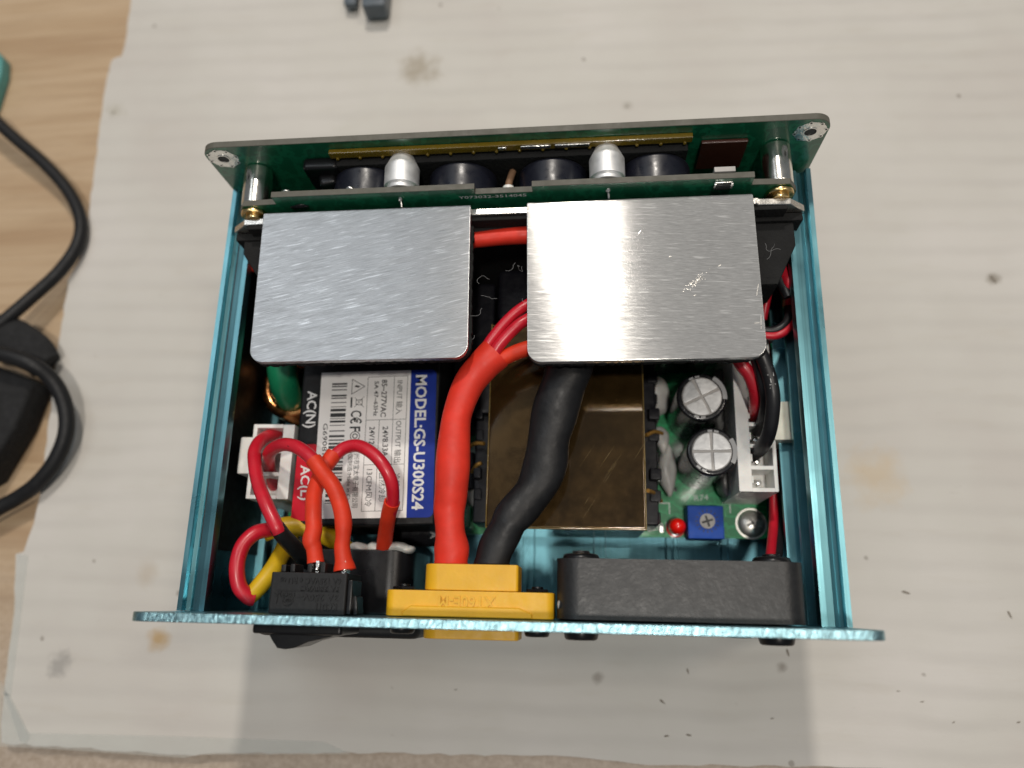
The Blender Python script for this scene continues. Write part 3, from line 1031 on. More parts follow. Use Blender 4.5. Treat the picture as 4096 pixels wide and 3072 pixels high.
# barcode: each bar its own strip
bars = [(412, 30), (455, 22), (513, 18), (612, 30), (655, 20), (730, 14), (802, 12), (858, 44), (942, 66), (1003, 12), (1050, 36), (1114, 12), (1208, 18), (1295, 36), (1360, 20), (1420, 34), (1480, 52), (1545, 18), (1600, 14), (1650, 40)]
u_top = (2.51, 2.38)
u_ref = (10.41, 2.34)
sc = (u_ref[0]-u_top[0])/(1050-412)
v0, v1 = u_top[1], (2.60, 5.54)[1]
bm = new()
tail = [(1720, 30), (1775, 14), (1830, 60), (1900, 20), (1960, 14), (2010, 48), (2080, 16), (2130, 60), (2200, 22), (2260, 50), (2340, 30), (2380, 12), (2440, 44), (2520, 14), (2560, 30), (2640, 56), (2700, 14)]
for yy, w in bars+tail:
    u = u_top[0]+(yy-412)*sc
    hw = w*sc*.5
    if u+hw > 27.6:
        break
    lpoly(bm, [(u-hw, v0), (u+hw, v0), (u+hw, v1), (u-hw, v1)], .06, .075)
part('barcode', bm, m_ink, cover, 'black barcode on the type label')
# terminal stickers at the left of the label
bm = new()
prism(bm, rrect(-43.0, -38.9, 17.3, 32.6, .7, 4), 'z', TZ+.02, TZ+.05)
part('terminal_label', bm, m_label_red, cover, 'red terminal sticker')
bm = new()
text(bm, 'AC(N)', (-42.02, 43.73, 32.06), (-41.81, 35.93, 32.06), 1.9, (1, .02, 0), (0, 0, 1), bold=.02)
text(bm, 'AC(L)', (-41.99, 28.30, 32.06), (-41.39, 21.31, 32.06), 1.8, (1, .02, 0), (0, 0, 1), bold=.02)
part('lettering', bm, m_white_ink, cover, 'white lettering AC(N) and AC(L)')

# transformer wrapped in amber film
tr_x0, tr_x1, tr_y0, tr_y1, tr_z = -4.4, 26.1, 16.6, 58, 32.0
bm = new()
box(bm, tr_x0, tr_x1, tr_y0, tr_y1, 11.5, tr_z, .35, 3)
trf = part('transformer', bm, m_kapton_dark, psu, 'large transformer core wrapped in glossy amber film')
bm = new()
for (a, b) in (((tr_x0, tr_y0), (tr_x1, tr_y0)), ((tr_x0, tr_y0), (tr_x0, tr_y1)), ((tr_x1, tr_y0), (tr_x1, tr_y1))):
    cyl(bm, (a[0], a[1], tr_z-.16), (b[0], b[1], tr_z-.16), .2 if a[1] == b[1] else .13, seg=10)
part('film_edge', bm, m_kapton_edge, trf)
bm = new()
for k in range(9):
    a = Vector((random.uniform(12, 24), random.uniform(18, 30), tr_z+.005))
    ln = random.uniform(2, 9)
    d = Vector((.55, .83, 0))
    n_ = Vector((-.83, .55, 0))*random.uniform(.012, .03)
    t = bmesh.new()
    t.faces.new([t.verts.new(p) for p in (a, a+d*ln*.5+n_, a+d*ln, a+d*ln*.5-n_)])
    merge(bm, t, 0)
part('scratches', bm, m_kapton_edge, trf)
for x0, x1 in ((-8.6, -4.7), (26.4, 29.6)):
    bm = new()
    box(bm, x0, x1, 18.5, 57, 10, 21.0, .5)
    for k in range(9):
        box(bm, x0+.2 if x0 < 0 else x1-1.8, x0+1.8 if x0 < 0 else x1+.5, 19+k*4.2, 21.4+k*4.2, 9, 19.5+2*(k % 3), .3)
    part('bobbin', bm, m_bobbin, trf)
for i, (p, q) in enumerate((((-9.99, 33.96, 22.00), (-6.11, 34.36, 25.00)), ((27.17, 36.48, 24.00), (30.79, 37.75, 20.00)), ((27.26, 25.08, 24.00), (30.58, 24.11, 16.00)), ((-8.82, 28.86, 22.00), (-6.68, 30.47, 24.00)))):
    bm = new()
    tube(bm, [p, tuple((Vector(p)+Vector(q))/2+Vector((0, .4, .6))), q], .42, 10)
    part('winding_lead', bm, m_amber_wire, trf)

# electrolytic capacitors
def capacitor(x, y, z0, z1, r, spin, label):
    bm = new()
    cyl(bm, (x, y, z0), (x, y, z1), r, seg=44, bev=.55, bseg=3)
    c = part('capacitor', bm, m_sleeve_black, psu, label)
    bm = new()
    ro = r*.79
    for k in range(4):
        pts = [(.22, .22)]
        for j in range(13):
            a = math.radians(4.5+81*j/12)
            pts.append(((ro-.12)*math.cos(a), (ro-.12)*math.sin(a)))
        R = Matrix.Rotation(spin+k*math.pi/2, 2)
        pp = [R @ Vector(p) for p in pts]
        prism(bm, [(x+p.x, y+p.y) for p in pp], 'z', z1, z1+.30, 0, .12, 2)
    part('vent_top', bm, m_cap_top, c)
    bm = new()
    cyl(bm, (x, y, z1-.2), (x, y, z1+.05), ro, seg=40)
    part('vent_score', bm, m_trim_grey, c)
    bm = new()
    pts = []
    for j in range(9):
        a = spin-.55+j*.14
        pts.append((x+(r+.03)*math.cos(a), y+(r+.03)*math.sin(a)))
    for j in range(8, -1, -1):
        a = spin-.55+j*.14
        pts.append((x+(r-.85)*math.cos(a), y+(r-.85)*math.sin(a)))
    prism(bm, pts, 'z', z0+2, z1+.06, 0)
    part('polarity_stripe', bm, m_grey_ink, c)
    bm = new()
    for a in (spin-2.3, spin-2.0, spin+1.3, spin+1.6):
        p = Vector((x+(r+.02)*math.cos(a), y+(r+.02)*math.sin(a), 0))
        tdir = Vector((-math.sin(a), math.cos(a), 0))
        text(bm, random.choice(('35V', '100', 'HF')), p-tdir*.7+NZ*(z1-2.6), p+tdir*.7+NZ*(z1-2.6), 1.4, NZ, Vector((math.cos(a), math.sin(a), 0)))
        q = Vector((x+(r-.75)*math.cos(a), y+(r-.75)*math.sin(a), z1+.02))
        box(bm, q.x-.45, q.x+.45, q.y-.2, q.y+.2, z1-.02, z1+.03, rz=a+1.57)
    part('lettering', bm, m_grey_ink, c)
capacitor(38.08, 43.56, PZ, 28, 5.0, .45, 'round capacitor nearer the aluminium plate')
capacitor(39.57, 32.41, PZ, 28, 4.9, .02, 'round capacitor nearer the blue trimmer')
bm = new()
cyl(bm, (31.5, 58, PZ), (31.5, 58, 26), 4.2, bev=.5)
part('capacitor', bm, m_sleeve_black, psu)
# capacitor lying at the front edge under the cover
bm = new()
cyl(bm, (-26.5, 17.6, 13.6), (-13.8, 17.6, 13.6), 3.6, seg=32, bev=.8, bseg=3)
lc = part('capacitor', bm, m_sleeve_black, psu, 'black capacitor lying at the board edge')
bm = new()
text(bm, '105\u00b0C', (-15.0, 16.2, 16.95), (-15.0, 13.9, 16.2), 1.3, (1, 0, 0), (0, -.4, .9))
text(bm, 'A', (-18.0, 16.9, 17.25), (-18.0, 15.5, 16.75), 1.5, (1, 0, 0), (0, -.4, .9))
part('lettering', bm, m_grey_ink, lc)

# glue beads
bm = new()
ball(bm, (30.19, 47.65, 13), 4.0, (.85, 1.1, 1.2), lump=.08)
ball(bm, (32.55, 31.37, 11.5), 2.2, (.8, 2.2, 1.3), lump=.2)
ball(bm, (31.4, 38, 12), 2.2, (.8, 1.5, 1.2), lump=.25)
part('glue', bm, m_glue, psu)
bm = new()
ball(bm, (-8.53, 28.03, 13), 3.6, (.9, 1.5, 1.2), lump=.1)
part('glue', bm, m_glue, psu)
bm = new()
for k in range(6):
    ball(bm, (44.2+.3*math.sin(k*2), 28+k*4.6, 14), 2.2, (.6, 1.3, 1.7), lump=.2)
part('glue', bm, m_grey_glue, psu, 'grey sealant between capacitors and white socket')

# white wire sockets
CZ = 28.0
cx0, cx1 = 44.43, 51.98
cy0, cy1 = 24.52, 56.0
bm = new()
box(bm, cx0, cx1, cy0, cy1, PZ, CZ-7, .2)
box(bm, cx0, cx0+2.6, cy0, cy1, CZ-7, CZ, .2)
box(bm, cx1-.8, cx1, cy0, cy1, CZ-7, CZ, .2)
pit = 4.35
ncell = int((cy1-cy0-.8)/pit)
for k in range(ncell+1):
    y = cy0+k*pit
    box(bm, cx0+2.5, cx1-.7, y, y+.8, CZ-7, CZ-.1, .12)
for k in range(ncell):
    y = cy0+k*pit+.8
    box(bm, cx0+2.4, cx0+3.0, y+.9, y+2.4, CZ-7, CZ-.6, .1)
sock = part('wire_socket', bm, m_white_pl, psu, 'long white wire socket beside the right wall')
bm = new()
box(bm, cx1-.4, 56.09, 34.62, 42.51, CZ-9, CZ+.6, .4)
part('latch', bm, m_cream_pl, sock)
for k in range(4):
    bm = new()
    cyl(bm, (cx0+4.8, cy0+.8+pit*k+1.7, CZ-7), (cx0+4.8, cy0+.8+pit*k+1.7, CZ-4.5), .55, seg=12, bev=.15)
    part('pin', bm, m_tin, sock)
LZ = 32.5
bm = new()
lx0, lx1, ly0, ly1 = -52.52, -43.98, 21.45, 36.63
box(bm, lx0, lx1, ly0, ly1, PZ, LZ-8, .3)
box(bm, lx0, lx0+.9, ly0, ly1, LZ-8, LZ, .2)
box(bm, lx1-2.4, lx1, ly0, ly1, LZ-8, LZ-.3, .2)
for y in (ly0, ly0+4.6, ly0+9.2, ly1-.8):
    box(bm, lx0+.8, lx1-2.3, y, y+.8, LZ-8, LZ-.1, .12)
lsock = part('wire_socket', bm, m_white_pl, psu, 'short white wire socket beside the left wall')
bm = new()
box(bm, -54.88, lx0+.3, 26.36, 33.92, LZ-9, LZ+.3, .4)
part('latch', bm, m_white_pl, lsock)

# choke: green core standing up, copper winding round its foot
gx, gy = -49.16, 44.14
bm = new()
torus(bm, (gx, gy+8.5, 22), 8.0, 3.0, 'x', n=44, m=18, sq=1.05)
chk = part('choke', bm, m_green_core, psu, 'upright green ring core with copper winding')
bm = new()
for k in range(4):
    torus(bm, (gx+.2, gy+3.0, 22.0-k*2.0), 5.9, 1.35, 'z', n=40, m=10)
part('winding', bm, m_copper, chk)

# trimmer, indicator, small parts at the front right corner
bm = new()
tx0, tx1, ty0, ty1 = 36.23, 43.69, 16.57, 23.51
box(bm, tx0, tx1, ty0, ty1, PZ, 14, .25)
tm = part('trimmer', bm, m_trim_blue, psu, 'square blue trimmer with grey slotted rotor')
bm = new()
mx, my = (tx0+tx1)/2+.3, (ty0+ty1)/2+.2
cyl(bm, (mx, my, 13.9), (mx, my, 14.25), 1.6, seg=28, bev=.1)
part('rotor', bm, m_trim_grey, tm)
bm = new()
box(bm, mx-1.2, mx+1.2, my-.22, my+.22, 14.1, 14.28, rz=.3)
box(bm, mx-1.2, mx+1.2, my-.22, my+.22, 14.1, 14.29, rz=1.87)
for k in range(16):
    a = 2*math.pi*k/16
    box(bm, mx+2.2*math.cos(a)-.28, mx+2.2*math.cos(a)+.28, my+2.2*math.sin(a)-.09, my+2.2*math.sin(a)+.09, 13.9, 14.03, rz=a)
part('marks', bm, m_ink, tm)
bm = new()
lx, ly = 34.19, 19.16
cyl(bm, (lx, ly, PZ), (lx, ly, PZ+.9), 2.0, seg=28)
cyl(bm, (lx, ly, PZ+.9), (lx, ly, 13.0), 1.75, seg=28)
ball(bm, (lx, ly, 13.0), 1.75, u=24, v=14)
part('indicator_lamp', bm, m_led_red, psu, 'small red indicator lamp')
bm = new()
text(bm, 'LED1', (28.35, 18.41, 8.63), (32.35, 19.07, 8.63), 1.5, (0, 1, 0), (0, 0, 1))
text(bm, 'R74', (38.53, 25.16, 8.63), (41.53, 25.39, 8.63), 1.2, (0, 1, 0), (0, 0, 1))
for px in ((30.5, 24.5, 33.0, 24.7), (33.0, 22.2, 33.2, 24.7), (46.0, 22.6, 46.2, 26.0), (30.2, 19.2, 30.4, 22)):
    box(bm, px[0], px[2], px[1], px[3], PZ, PZ+.03)
part('silkscreen', bm, m_white_ink, psu)
for (x, y, w, d, z, m_) in ((47.2, 27.0, 3.2, 1.4, 1.0, m_tin), (50.0, 27.0, 2.2, 1.3, 1.0, m_black_gloss), (34.0, 27.6, 1.6, 1.0, .8, m_black_gloss), (31.2, 19.0, 1.0, 1.6, .7, m_tin), (32.8, 30.0, 1.2, 2.0, .8, m_black_gloss),
                            (-46.0, 22.5, 2.6, 3.6, 3.5, m_tin), (-47.5, 26.5, 2.4, 2.6, 6, m_trim_blue), (-33, 18.6, 5, 2.2, 4, m_bobbin), (-28.3, 18.3, 2.2, 1.6, 2.2, m_white_pl), (-11.5, 20.5, 3.2, 5, 6, m_green_core), (-10.6, 30, 3, 8, 9, m_bobbin), (-10.6, 44, 3, 9, 12, m_bobbin), (-9.2, 56, 8.8, 30, 15, m_bobbin), (36, 61, 12, 14, 14, m_bobbin), (0, 68, 8, 14, 17, m_ferrite), (8, 66, 24, 12, 20, m_bobbin)):
    bm = new()
    box(bm, x-w/2, x+w/2, y-d/2, y+d/2, PZ, PZ+z, min(w, d)*.12)
    part('chip_component', bm, m_, psu)

# ------------------------------------------------------------------ rear assembly (sits a degree askew in the tray)
YAW = math.radians(1.15)
RO = Vector((0, 86.8, 0))
def rthing(name, label, cat, loc):
    """thing whose parts are modelled square and then turned with the skewed rear assembly"""
    o = thing(name, label, cat, loc, rotz=YAW)
    R = Matrix.Rotation(YAW, 3, 'Z')
    o.location = (R @ (Vector(loc)-RO)+RO)*MM
    return o

rp = rthing('rear_panel_board', 'tall green circuit board closing the back of the case', 'circuit board', (0, 87.4, 0))
bm = new()
prism(bm, rrect(-59.5, 59.5, 0, 56.0, 3.2, 8), 'y', 86.8, 88.1, 0, .08, 1)
b_ = part('board', bm, [m_green, m_fr4], rp)
for p in b_.data.polygons:
    if abs(p.normal.y) < .8:
        p.material_index = 1
for s in (-1, 1):
    bm = new()
    x, z = s*56.2, 52.2
    ring(bm, (x, z), 1.25, 2.9, 'y', 86.72, 86.79, 36)
    for k in range(8):
        a = 2*math.pi*k/8+.2
        cyl(bm, (x+2.75*math.cos(a), 86.79, z+2.75*math.sin(a)), (x+2.75*math.cos(a), 86.68, z+2.75*math.sin(a)), .42, seg=14)
    ring(bm, (x, z), 1.1, 1.3, 'y', 86.6, 87.2, 30)
    pad = part('hole_pad', bm, m_tin, rp, 'tinned mounting hole ringed with small vias')
    bm = new()
    for k in range(8):
        a = 2*math.pi*k/8+.2
        cyl(bm, (x+2.75*math.cos(a), 86.7, z+2.75*math.sin(a)), (x+2.75*math.cos(a), 86.66, z+2.75*math.sin(a)), .22, seg=10)
    cyl(bm, (x, 86.78, z), (x, 86.74, z), 1.2, seg=24)
    part('via', bm, m_ink, pad)
bm = new()
box(bm, -34.6, 34.6, 85.7, 86.75, 52.0, 53.8, .2)
kb = part('amber_tape', bm, m_kapton, rp, 'amber tape over a row of soldered pins')
for k in range(16):
    bm = new()
    x = -33.2+k*4.43
    ball(bm, (x, 85.65, 52.05), .38, (.9, .8, 1.1), u=10, v=8)
    part('pin_bump', bm, m_kapton, kb)
bm = new()
box(bm, 2.5, 8.2, 85.5, 85.72, 52.6, 53.5, .08)
box(bm, 9.0, 15.5, 85.5, 85.72, 52.6, 53.5, .08)
box(bm, -1.8, -.2, 85.5, 85.72, 52.6, 53.4, .08)
part('glint_strip', bm, m_tin, kb)  # bright strips modelled in place of white glints along the tape
bm = new()
box(bm, -40.5, -33.5, 84.0, 86.75, 40, 51.5, .8, 3)
box(bm, -38.0, -34.5, 82.0, 85.4, 38, 49, .8, 3, rz=.2)
part('black_tape', bm, m_black_gloss, rp)
bm = new()
box(bm, 36.5, 45.2, 85.9, 86.75, 42, 51.2, .25)
part('brown_flex', bm, m_brown, rp, 'dark brown flexible tail')
bm = new()
box(bm, -34, 34, 84.6, 86.75, 30, 51.2, .3)
part('display_back', bm, m_foam, rp)

cb = rthing('converter_board', 'green circuit board with notched top edge behind the aluminium plates', 'circuit board', (0, 77.8, 10))
bm = new()
top = [(-54.0, 12), (54.0, 12), (54.0, 47.5), (52.2, 50.3), (45.2, 50.6), (45.2, 53.2), (4.6, 53.2), (4.6, 51.3), (-6.2, 51.3), (-6.2, 53.2), (-45.4, 53.2), (-45.4, 50.6), (-52.2, 50.3), (-54.0, 47.5)]
prism(bm, top, 'y', 77.2, 78.4, 0, .06, 1)
b_ = part('board', bm, [m_green, m_fr4], cb)
for p in b_.data.polygons:
    if abs(p.normal.y) < .8:
        p.material_index = 1
bm = new()
text(bm, 'Y073032-3514045', (-9.6, 77.17, 49.75), (3.4, 77.17, 49.75), .95, (0, 0, 1), (0, -1, 0), bold=.01)
part('lettering', bm, m_white_ink, cb, 'tiny white board number')
for x in (-20.8, 18.8):
    bm = new()
    ball(bm, (x, 77.1, 50.8), .55, (.8, .7, 1.3), u=12, v=8, lump=.2)
    cyl(bm, (x, 77.2, 50.2), (x+.1, 75.9, 49.8), .22, seg=8)
    part('solder_joint', bm, m_tin, cb)
bm = new()
box(bm, 38.4, 41.2, 76.5, 77.2, 50.2, 52.0, .12)
ch = part('chip_component', bm, m_black_gloss, cb)
bm = new()
for x in (38.1, 41.1):
    box(bm, x, x+.5, 76.6, 77.2, 50.3, 52.1, .12)
box(bm, 38.2, 41.4, 76.8, 77.2, 52.0, 52.4, .12)
part('solder_joint', bm, m_tin, ch)
bm = new()
box(bm, 38.0, 41.8, 78.4, 79.4, 50.8, 53.6, .1)
part('chip_component', bm, m_trim_grey, cb)
for x in (-20.6, 18.7):
    bm = new()
    cyl(bm, (x, 79.3, 50.9), (x, 83.6, 50.9), 3.35, seg=40, bev=.3, bseg=2)
    cyl(bm, (x, 83.3, 50.9), (x, 86.4, 50.9), 3.35, 1.9, seg=40, bev=.5, bseg=4)
    cyl(bm, (x, 78.4, 50.9), (x, 79.4, 50.9), 2.8, seg=40, bev=.2)
    part('small_capacitor', bm, m_can, cb, 'bare silver capacitor can')
for x in (-28.9, -9.6, 8.3, 28.2):
    bm = new()
    cyl(bm, (x, 78.4, 44.6), (x, 84.4, 44.6), 6.8, seg=48, bev=.6, bseg=3)
    part('large_capacitor', bm, m_cap_dark, cb, 'dark sleeved large capacitor')
bm = new()
cyl(bm, (-.3, 78.4, 47.6), (-.3, 80.6, 47.6), 1.1, seg=20, bev=.2)
pst = part('pin_header', bm, m_white_pl, cb)
bm = new()
tube(bm, [(-.3, 80.4, 47.6), (-.1, 82.0, 47.4), (.5, 84.4, 46.8)], .7, 12)
part('lead', bm, m_brown_edge, pst)
for x in (-43.0, -30.0):
    bm = new()
    ball(bm, (x, 78.6, 52.4), .9, (1.2, .6, .8), u=12, v=8, lump=.25)
    part('solder_joint', bm, m_tin, cb)
bm = new()
ball(bm, (-41.0, 77.0, 49.7), .9, (1.9, .4, .7), u=14, v=8, lump=.2)
part('solder_joint', bm, m_black_gloss, cb)

for s in (-1, 1):
    so = rthing('plated_spacer', 'shiny plated spacer at the %s end between the rear boards' % ('left' if s < 0 else 'right'), 'spacer', (s*50.9, 82.5, 48), )
    so['group'] = 'spacers between the rear boards'
    x, z = s*50.9, 47.4
    bm = new()
    cyl(bm, (x, 78.45, z), (x, 86.7, z), 2.75, seg=36, bev=.25)
    part('barrel', bm, m_chrome, so)
    bm = new()
    cyl(bm, (x, 76.3, z), (x, 77.15, z), 2.6, seg=30, bev=.15)
    cyl(bm, (x, 75.6, z), (x, 76.35, z), 1.7, seg=30)
    part('washer', bm, m_brass, so)

hs = rthing('heat_spreader', 'aluminium bracket with two broad brushed plates folded over the electronics', 'heat spreader', (0, 60, 12))
bm = new()
prism(bm, [(-55.8, 14), (55.8, 14), (55.8, 45.2), (52.6, 48.0), (46.6, 48.2), (46.6, 48.6), (-47.8, 48.6), (-47.8, 48.2), (-52.6, 48.0), (-55.8, 45.2)], 'y', 74.3, 75.6, 0, .12, 1)
part('bracket', bm, m_cut_alu, hs)
bm = new()
box(bm, -55.6, 55.6, 72.6, 74.28, 14, 44.8, .3)
box(bm, -52, 52, 73.4, 74.28, 40, 47.9, .2)
prism(bm, [(46.2, 60), (50, 60), (54, 68), (54, 72.7), (46.2, 72.7)], 'z', 34, 44, 0, .5)
prism(bm, [(-48, 64), (-50, 64), (-54, 70), (-54, 72.7), (-48, 72.7)], 'z', 34, 44.5, 0, .5)
part('insulator', bm, m_foam, hs)
PL = ((-47.95, -7.25, 45.1, 'left', m_plate_left), (3.45, 45.35, 43.9, 'right', m_plate_right))
for x0, x1, y0, side, mm_ in PL:
    bm = new()
    pl = rrect(x0, x1, y0, 75.55, (2.6, 2.6, .25, .25), 8)
    prism(bm, pl, 'z', 48.65, 50.1, 0, .16, 2)
    # bend at the back edge
    cyl(bm, (x0+.1, 75.35, 49.2), (x1-.1, 75.35, 49.2), .62, seg=16)
    part('plate', bm, mm_, hs, '%s brushed aluminium plate' % side)
    bm = new()
    inn = rrect(x0+.1, x1+.35, y0-.05, 72, (2.6, 2.9, .3, .3), 8)
    prism(bm, jag(inn, .16, .5, 5 if side == 'left' else 9), 'z', 47.5, 48.62, 0)
    part('foam_pad', bm, m_foam, hs)
bm = new()
rnd = random.Random(3)
for k in range(70):
    u = rnd.gauss(0, .9)
    x = 34.0+u*1.15+rnd.gauss(0, .3)
    y = 58.5+u*.75+rnd.gauss(0, .3)
    box(bm, x-.10, x+.10, y-.04, y+.04, 50.09, 50.125, rz=rnd.uniform(-.3, 1.5))
for (x, y, l, a) in ((44.6, 56.5, 2.2, 1.35), (44.7, 50.4, 2.6, 1.5), (44.0, 50.2, .8, .1), (38.3, 61.4, .6, .6), (29.6, 63.5, .5, .4), (24.3, 68.6, .7, .9), (33.6, 55.8, .5, .5)):
    box(bm, x-l/2, x+l/2, y-.05, y+.05, 50.09, 50.14, rz=a)
part('scuffs', bm, m_cut_alu, hs, 'bright scuffed patch on the right plate')
bm = new()
rnd = random.Random(8)
def hair(p, n, step, r=.028):
    q = [Vector(p)]
    d = Vector((rnd.uniform(-1, 1), rnd.uniform(-1, 1), 0)).normalized()
    for _ in range(n):
        d = (d+Vector((rnd.uniform(-.8, .8), rnd.uniform(-.8, .8), rnd.uniform(-.2, .2)))).normalized()
        q.append(q[-1]+d*step)
    tube(bm, q, r, 6, per=4)
for p in ((1.2, 63.8, 49), (2.0, 63.0, 49), (-5.2, 57.6, 48.6), (-5.0, 55.2, 48.4), (-6.4, 50, 48.2), (-5.6, 60, 48.6), (47.0, 66, 49), (47.0, 62.8, 49), (5.0, 55, 49.2), (4.9, 51, 49.2)):
    hair(p, rnd.randint(4, 8), .55)
ln = part('lint', bm, m_fibre, hs)
ln['kind'] = 'stuff'

# ------------------------------------------------------------------ wires
GROUPS = {'switch_wire': 'wires of the switch and inlet', 'socket_wire': 'wires plugged into the long white socket', 'fan_wire': 'fan wires', 'output_cable': 'thick output cables'}
def wire(name, label, segs, group=None, cat='wire'):
    group = group or GROUPS.get(name)
    """segs: list of (part name, points, radius, material, options)"""
    segs = [(a_, [(min(q[0], 55.6), q[1], q[2]) for q in b_], c_, d_, e_) for a_, b_, c_, d_, e_ in segs]
    base = min((p for s_ in segs for p in s_[1]), key=lambda p: p[2])
    o = thing(name, label, cat, (base[0], base[1], base[2]-1.5), group)
    for nm, pts, r, m_, kw in segs:
        bm = new()
        tube(bm, pts, r, mi=0, **kw)
        part(nm, bm, m_, o)
    return o

# thick output pair
W = wire('output_cable', 'thick orange-red sleeved cable curving up from the yellow connector', [
    ('sleeve', [(-9.18, 8.83, 42.00), (-9.22, 9.64, 42.00), (-9.15, 11.89, 42.00), (-9.52, 14.57, 42.00), (-9.95, 18.36, 42.00), (-9.67, 21.64, 42.50), (-9.45, 26.13, 43.00), (-9.36, 31.89, 43.00), (-8.96, 36.63, 43.00), (-7.16, 41.99, 43.00), (-4.49, 45.61, 43.00), (-2.19, 47.98, 43.00)],
     [3.0, 3.0, 3.1, 2.7, 2.8, 3.0, 3.2, 2.9, 2.75, 2.9, 3.15, 3.25], m_red_thick, dict(seg=28, flat=.92, hollow=True, wob=.016)),
    ('wire', [(-4.94, 47.11, 42.60), (-3.63, 49.96, 43.20), (-0.01, 54.54, 43.60), (3.65, 57.61, 43.60), (8.96, 60.87, 42.00), (17.08, 64.42, 38.00)], 1.05, m_red, dict(seg=16)),
    ('wire', [(-3.10, 46.34, 43.00), (-1.72, 49.16, 43.60), (1.14, 52.42, 44.00), (3.72, 54.52, 43.80), (9.43, 57.80, 42.00), (18.00, 61.36, 37.00)], 1.12, m_red, dict(seg=16)),
    ('wire', [(-3.05, 45.98, 41.80), (-0.32, 47.59, 42.20), (3.70, 49.23, 42.20), (9.43, 51.17, 40.50), (17.95, 53.43, 36.00)], 1.5, m_orange, dict(seg=18))])
wire('output_cable', 'thick black sleeved cable bending up from the yellow connector', [
    ('sleeve', [(-1.84, 8.97, 42.00), (-1.78, 9.61, 42.00), (-1.19, 12.27, 42.00), (0.30, 15.13, 42.00), (1.33, 17.27, 42.00), (3.82, 20.09, 41.50), (5.84, 23.28, 41.00), (7.31, 27.72, 41.00), (7.94, 32.39, 41.00), (9.12, 37.03, 41.50), (10.48, 41.70, 42.00), (11.59, 45.77, 42.00), (12.97, 51.25, 41.00), (14.77, 57.57, 38.00)],
     [3.2, 3.2, 3.1, 3.15, 3.3, 3.45, 3.7, 3.95, 4.0, 4.2, 4.3, 4.3, 4.1, 3.6], m_black_shrink, dict(seg=32, flat=.70, wob=.034))])
wire('bridging_cable', 'orange-red sleeved cable crossing the gap between the aluminium plates', [
    ('sleeve', [(-56.24, 72.75, 37.00), (-53.71, 69.38, 38.00), (-43.39, 68.09, 42.00), (-27.85, 69.64, 43.50), (-15.67, 70.47, 44.00), (-7.22, 71.11, 44.00), (-1.75, 71.70, 44.00), (3.52, 71.99, 44.00), (12.53, 72.61, 43.00), (20.77, 73.25, 40.00)],
     [1.6, 1.6, 1.6, 1.6, 1.55, 1.55, 1.65, 1.75, 1.75, 1.7], m_red_thick, dict(seg=18, flat=.95))])

# wiring of the switch and the inlet
wire('switch_wire', 'red wire from white socket into black sleeve, leftmost of the cluster', [
    ('wire', [(-49.11, 35.94, 25.00), (-49.14, 35.68, 28.00), (-50.05, 33.45, 33.00), (-50.12, 30.68, 36.00), (-49.03, 27.66, 38.00), (-46.98, 23.42, 40.00), (-44.06, 19.11, 42.00), (-41.71, 15.46, 42.50), (-41.06, 14.18, 42.00)], 1.28, m_red, dict(seg=18)),
    ('sleeve', [(-41.58, 15.15, 42.30), (-40.68, 13.61, 41.00), (-39.48, 11.75, 38.00), (-38.39, 9.89, 34.00), (-37.73, 8.71, 28.00)], [1.42, 1.48, 1.6, 1.7, 1.6], m_black_shrink, dict(seg=18, hollow=True))])
wire('switch_wire', 'red wire bending from white socket into the uppermost crossing orange-red sleeve', [
    ('wire', [(-50.36, 25.24, 24.00), (-49.72, 26.52, 27.00), (-48.35, 28.56, 33.00), (-46.55, 30.05, 37.00), (-42.85, 30.64, 41.00), (-39.24, 29.89, 43.50), (-36.34, 28.23, 44.50), (-34.44, 26.52, 45.00)], 1.28, m_red, dict(seg=18)),
    ('sleeve', [(-34.91, 27.07, 44.80), (-33.00, 24.80, 45.20), (-30.76, 22.31, 45.60), (-29.22, 19.70, 46.00), (-28.25, 17.22, 46.30), (-27.87, 15.11, 46.40), (-27.86, 13.20, 46.20), (-27.94, 11.46, 46.00), (-27.51, 9.40, 46.00), (-27.26, 8.31, 46.00), (-27.11, 7.52, 46.00)], [1.55, 1.5, 1.5, 1.5, 1.52, 1.5, 1.32, 1.38, 1.5, 1.8, 1.95], m_orange, dict(seg=20, hollow=True))])
wire('switch_wire', 'arched red wire between two orange-red sleeves over the type label', [
    ('sleeve', [(-32.43, 8.68, 46.00), (-32.59, 9.55, 46.00), (-33.00, 11.22, 46.00), (-33.48, 12.63, 46.20), (-33.25, 14.57, 46.20), (-33.79, 17.23, 45.60), (-34.62, 21.56, 43.60), (-34.16, 25.77, 41.40), (-32.64, 29.12, 40.40)], [1.5, 1.42, 1.4, 1.6, 1.48, 1.48, 1.48, 1.5, 1.55], m_orange, dict(seg=20, hollow=True)),
    ('wire', [(-33.11, 28.07, 40.30), (-32.18, 29.04, 40.40), (-30.52, 30.25, 40.60), (-27.87, 30.50, 41.20), (-24.98, 29.04, 42.00), (-22.52, 26.64, 42.40), (-21.05, 23.86, 41.60), (-21.04, 21.17, 39.40), (-21.61, 19.33, 37.60), (-22.28, 18.29, 36.00)], 1.22, m_red, dict(seg=18)),
    ('sleeve', [(-21.36, 20.41, 38.60), (-22.42, 18.44, 36.20), (-23.80, 15.69, 32.00), (-25.03, 12.61, 28.00), (-26.22, 9.94, 24.00)], [1.52, 1.48, 1.5, 1.55, 1.55], m_orange, dict(seg=20, hollow=True))])
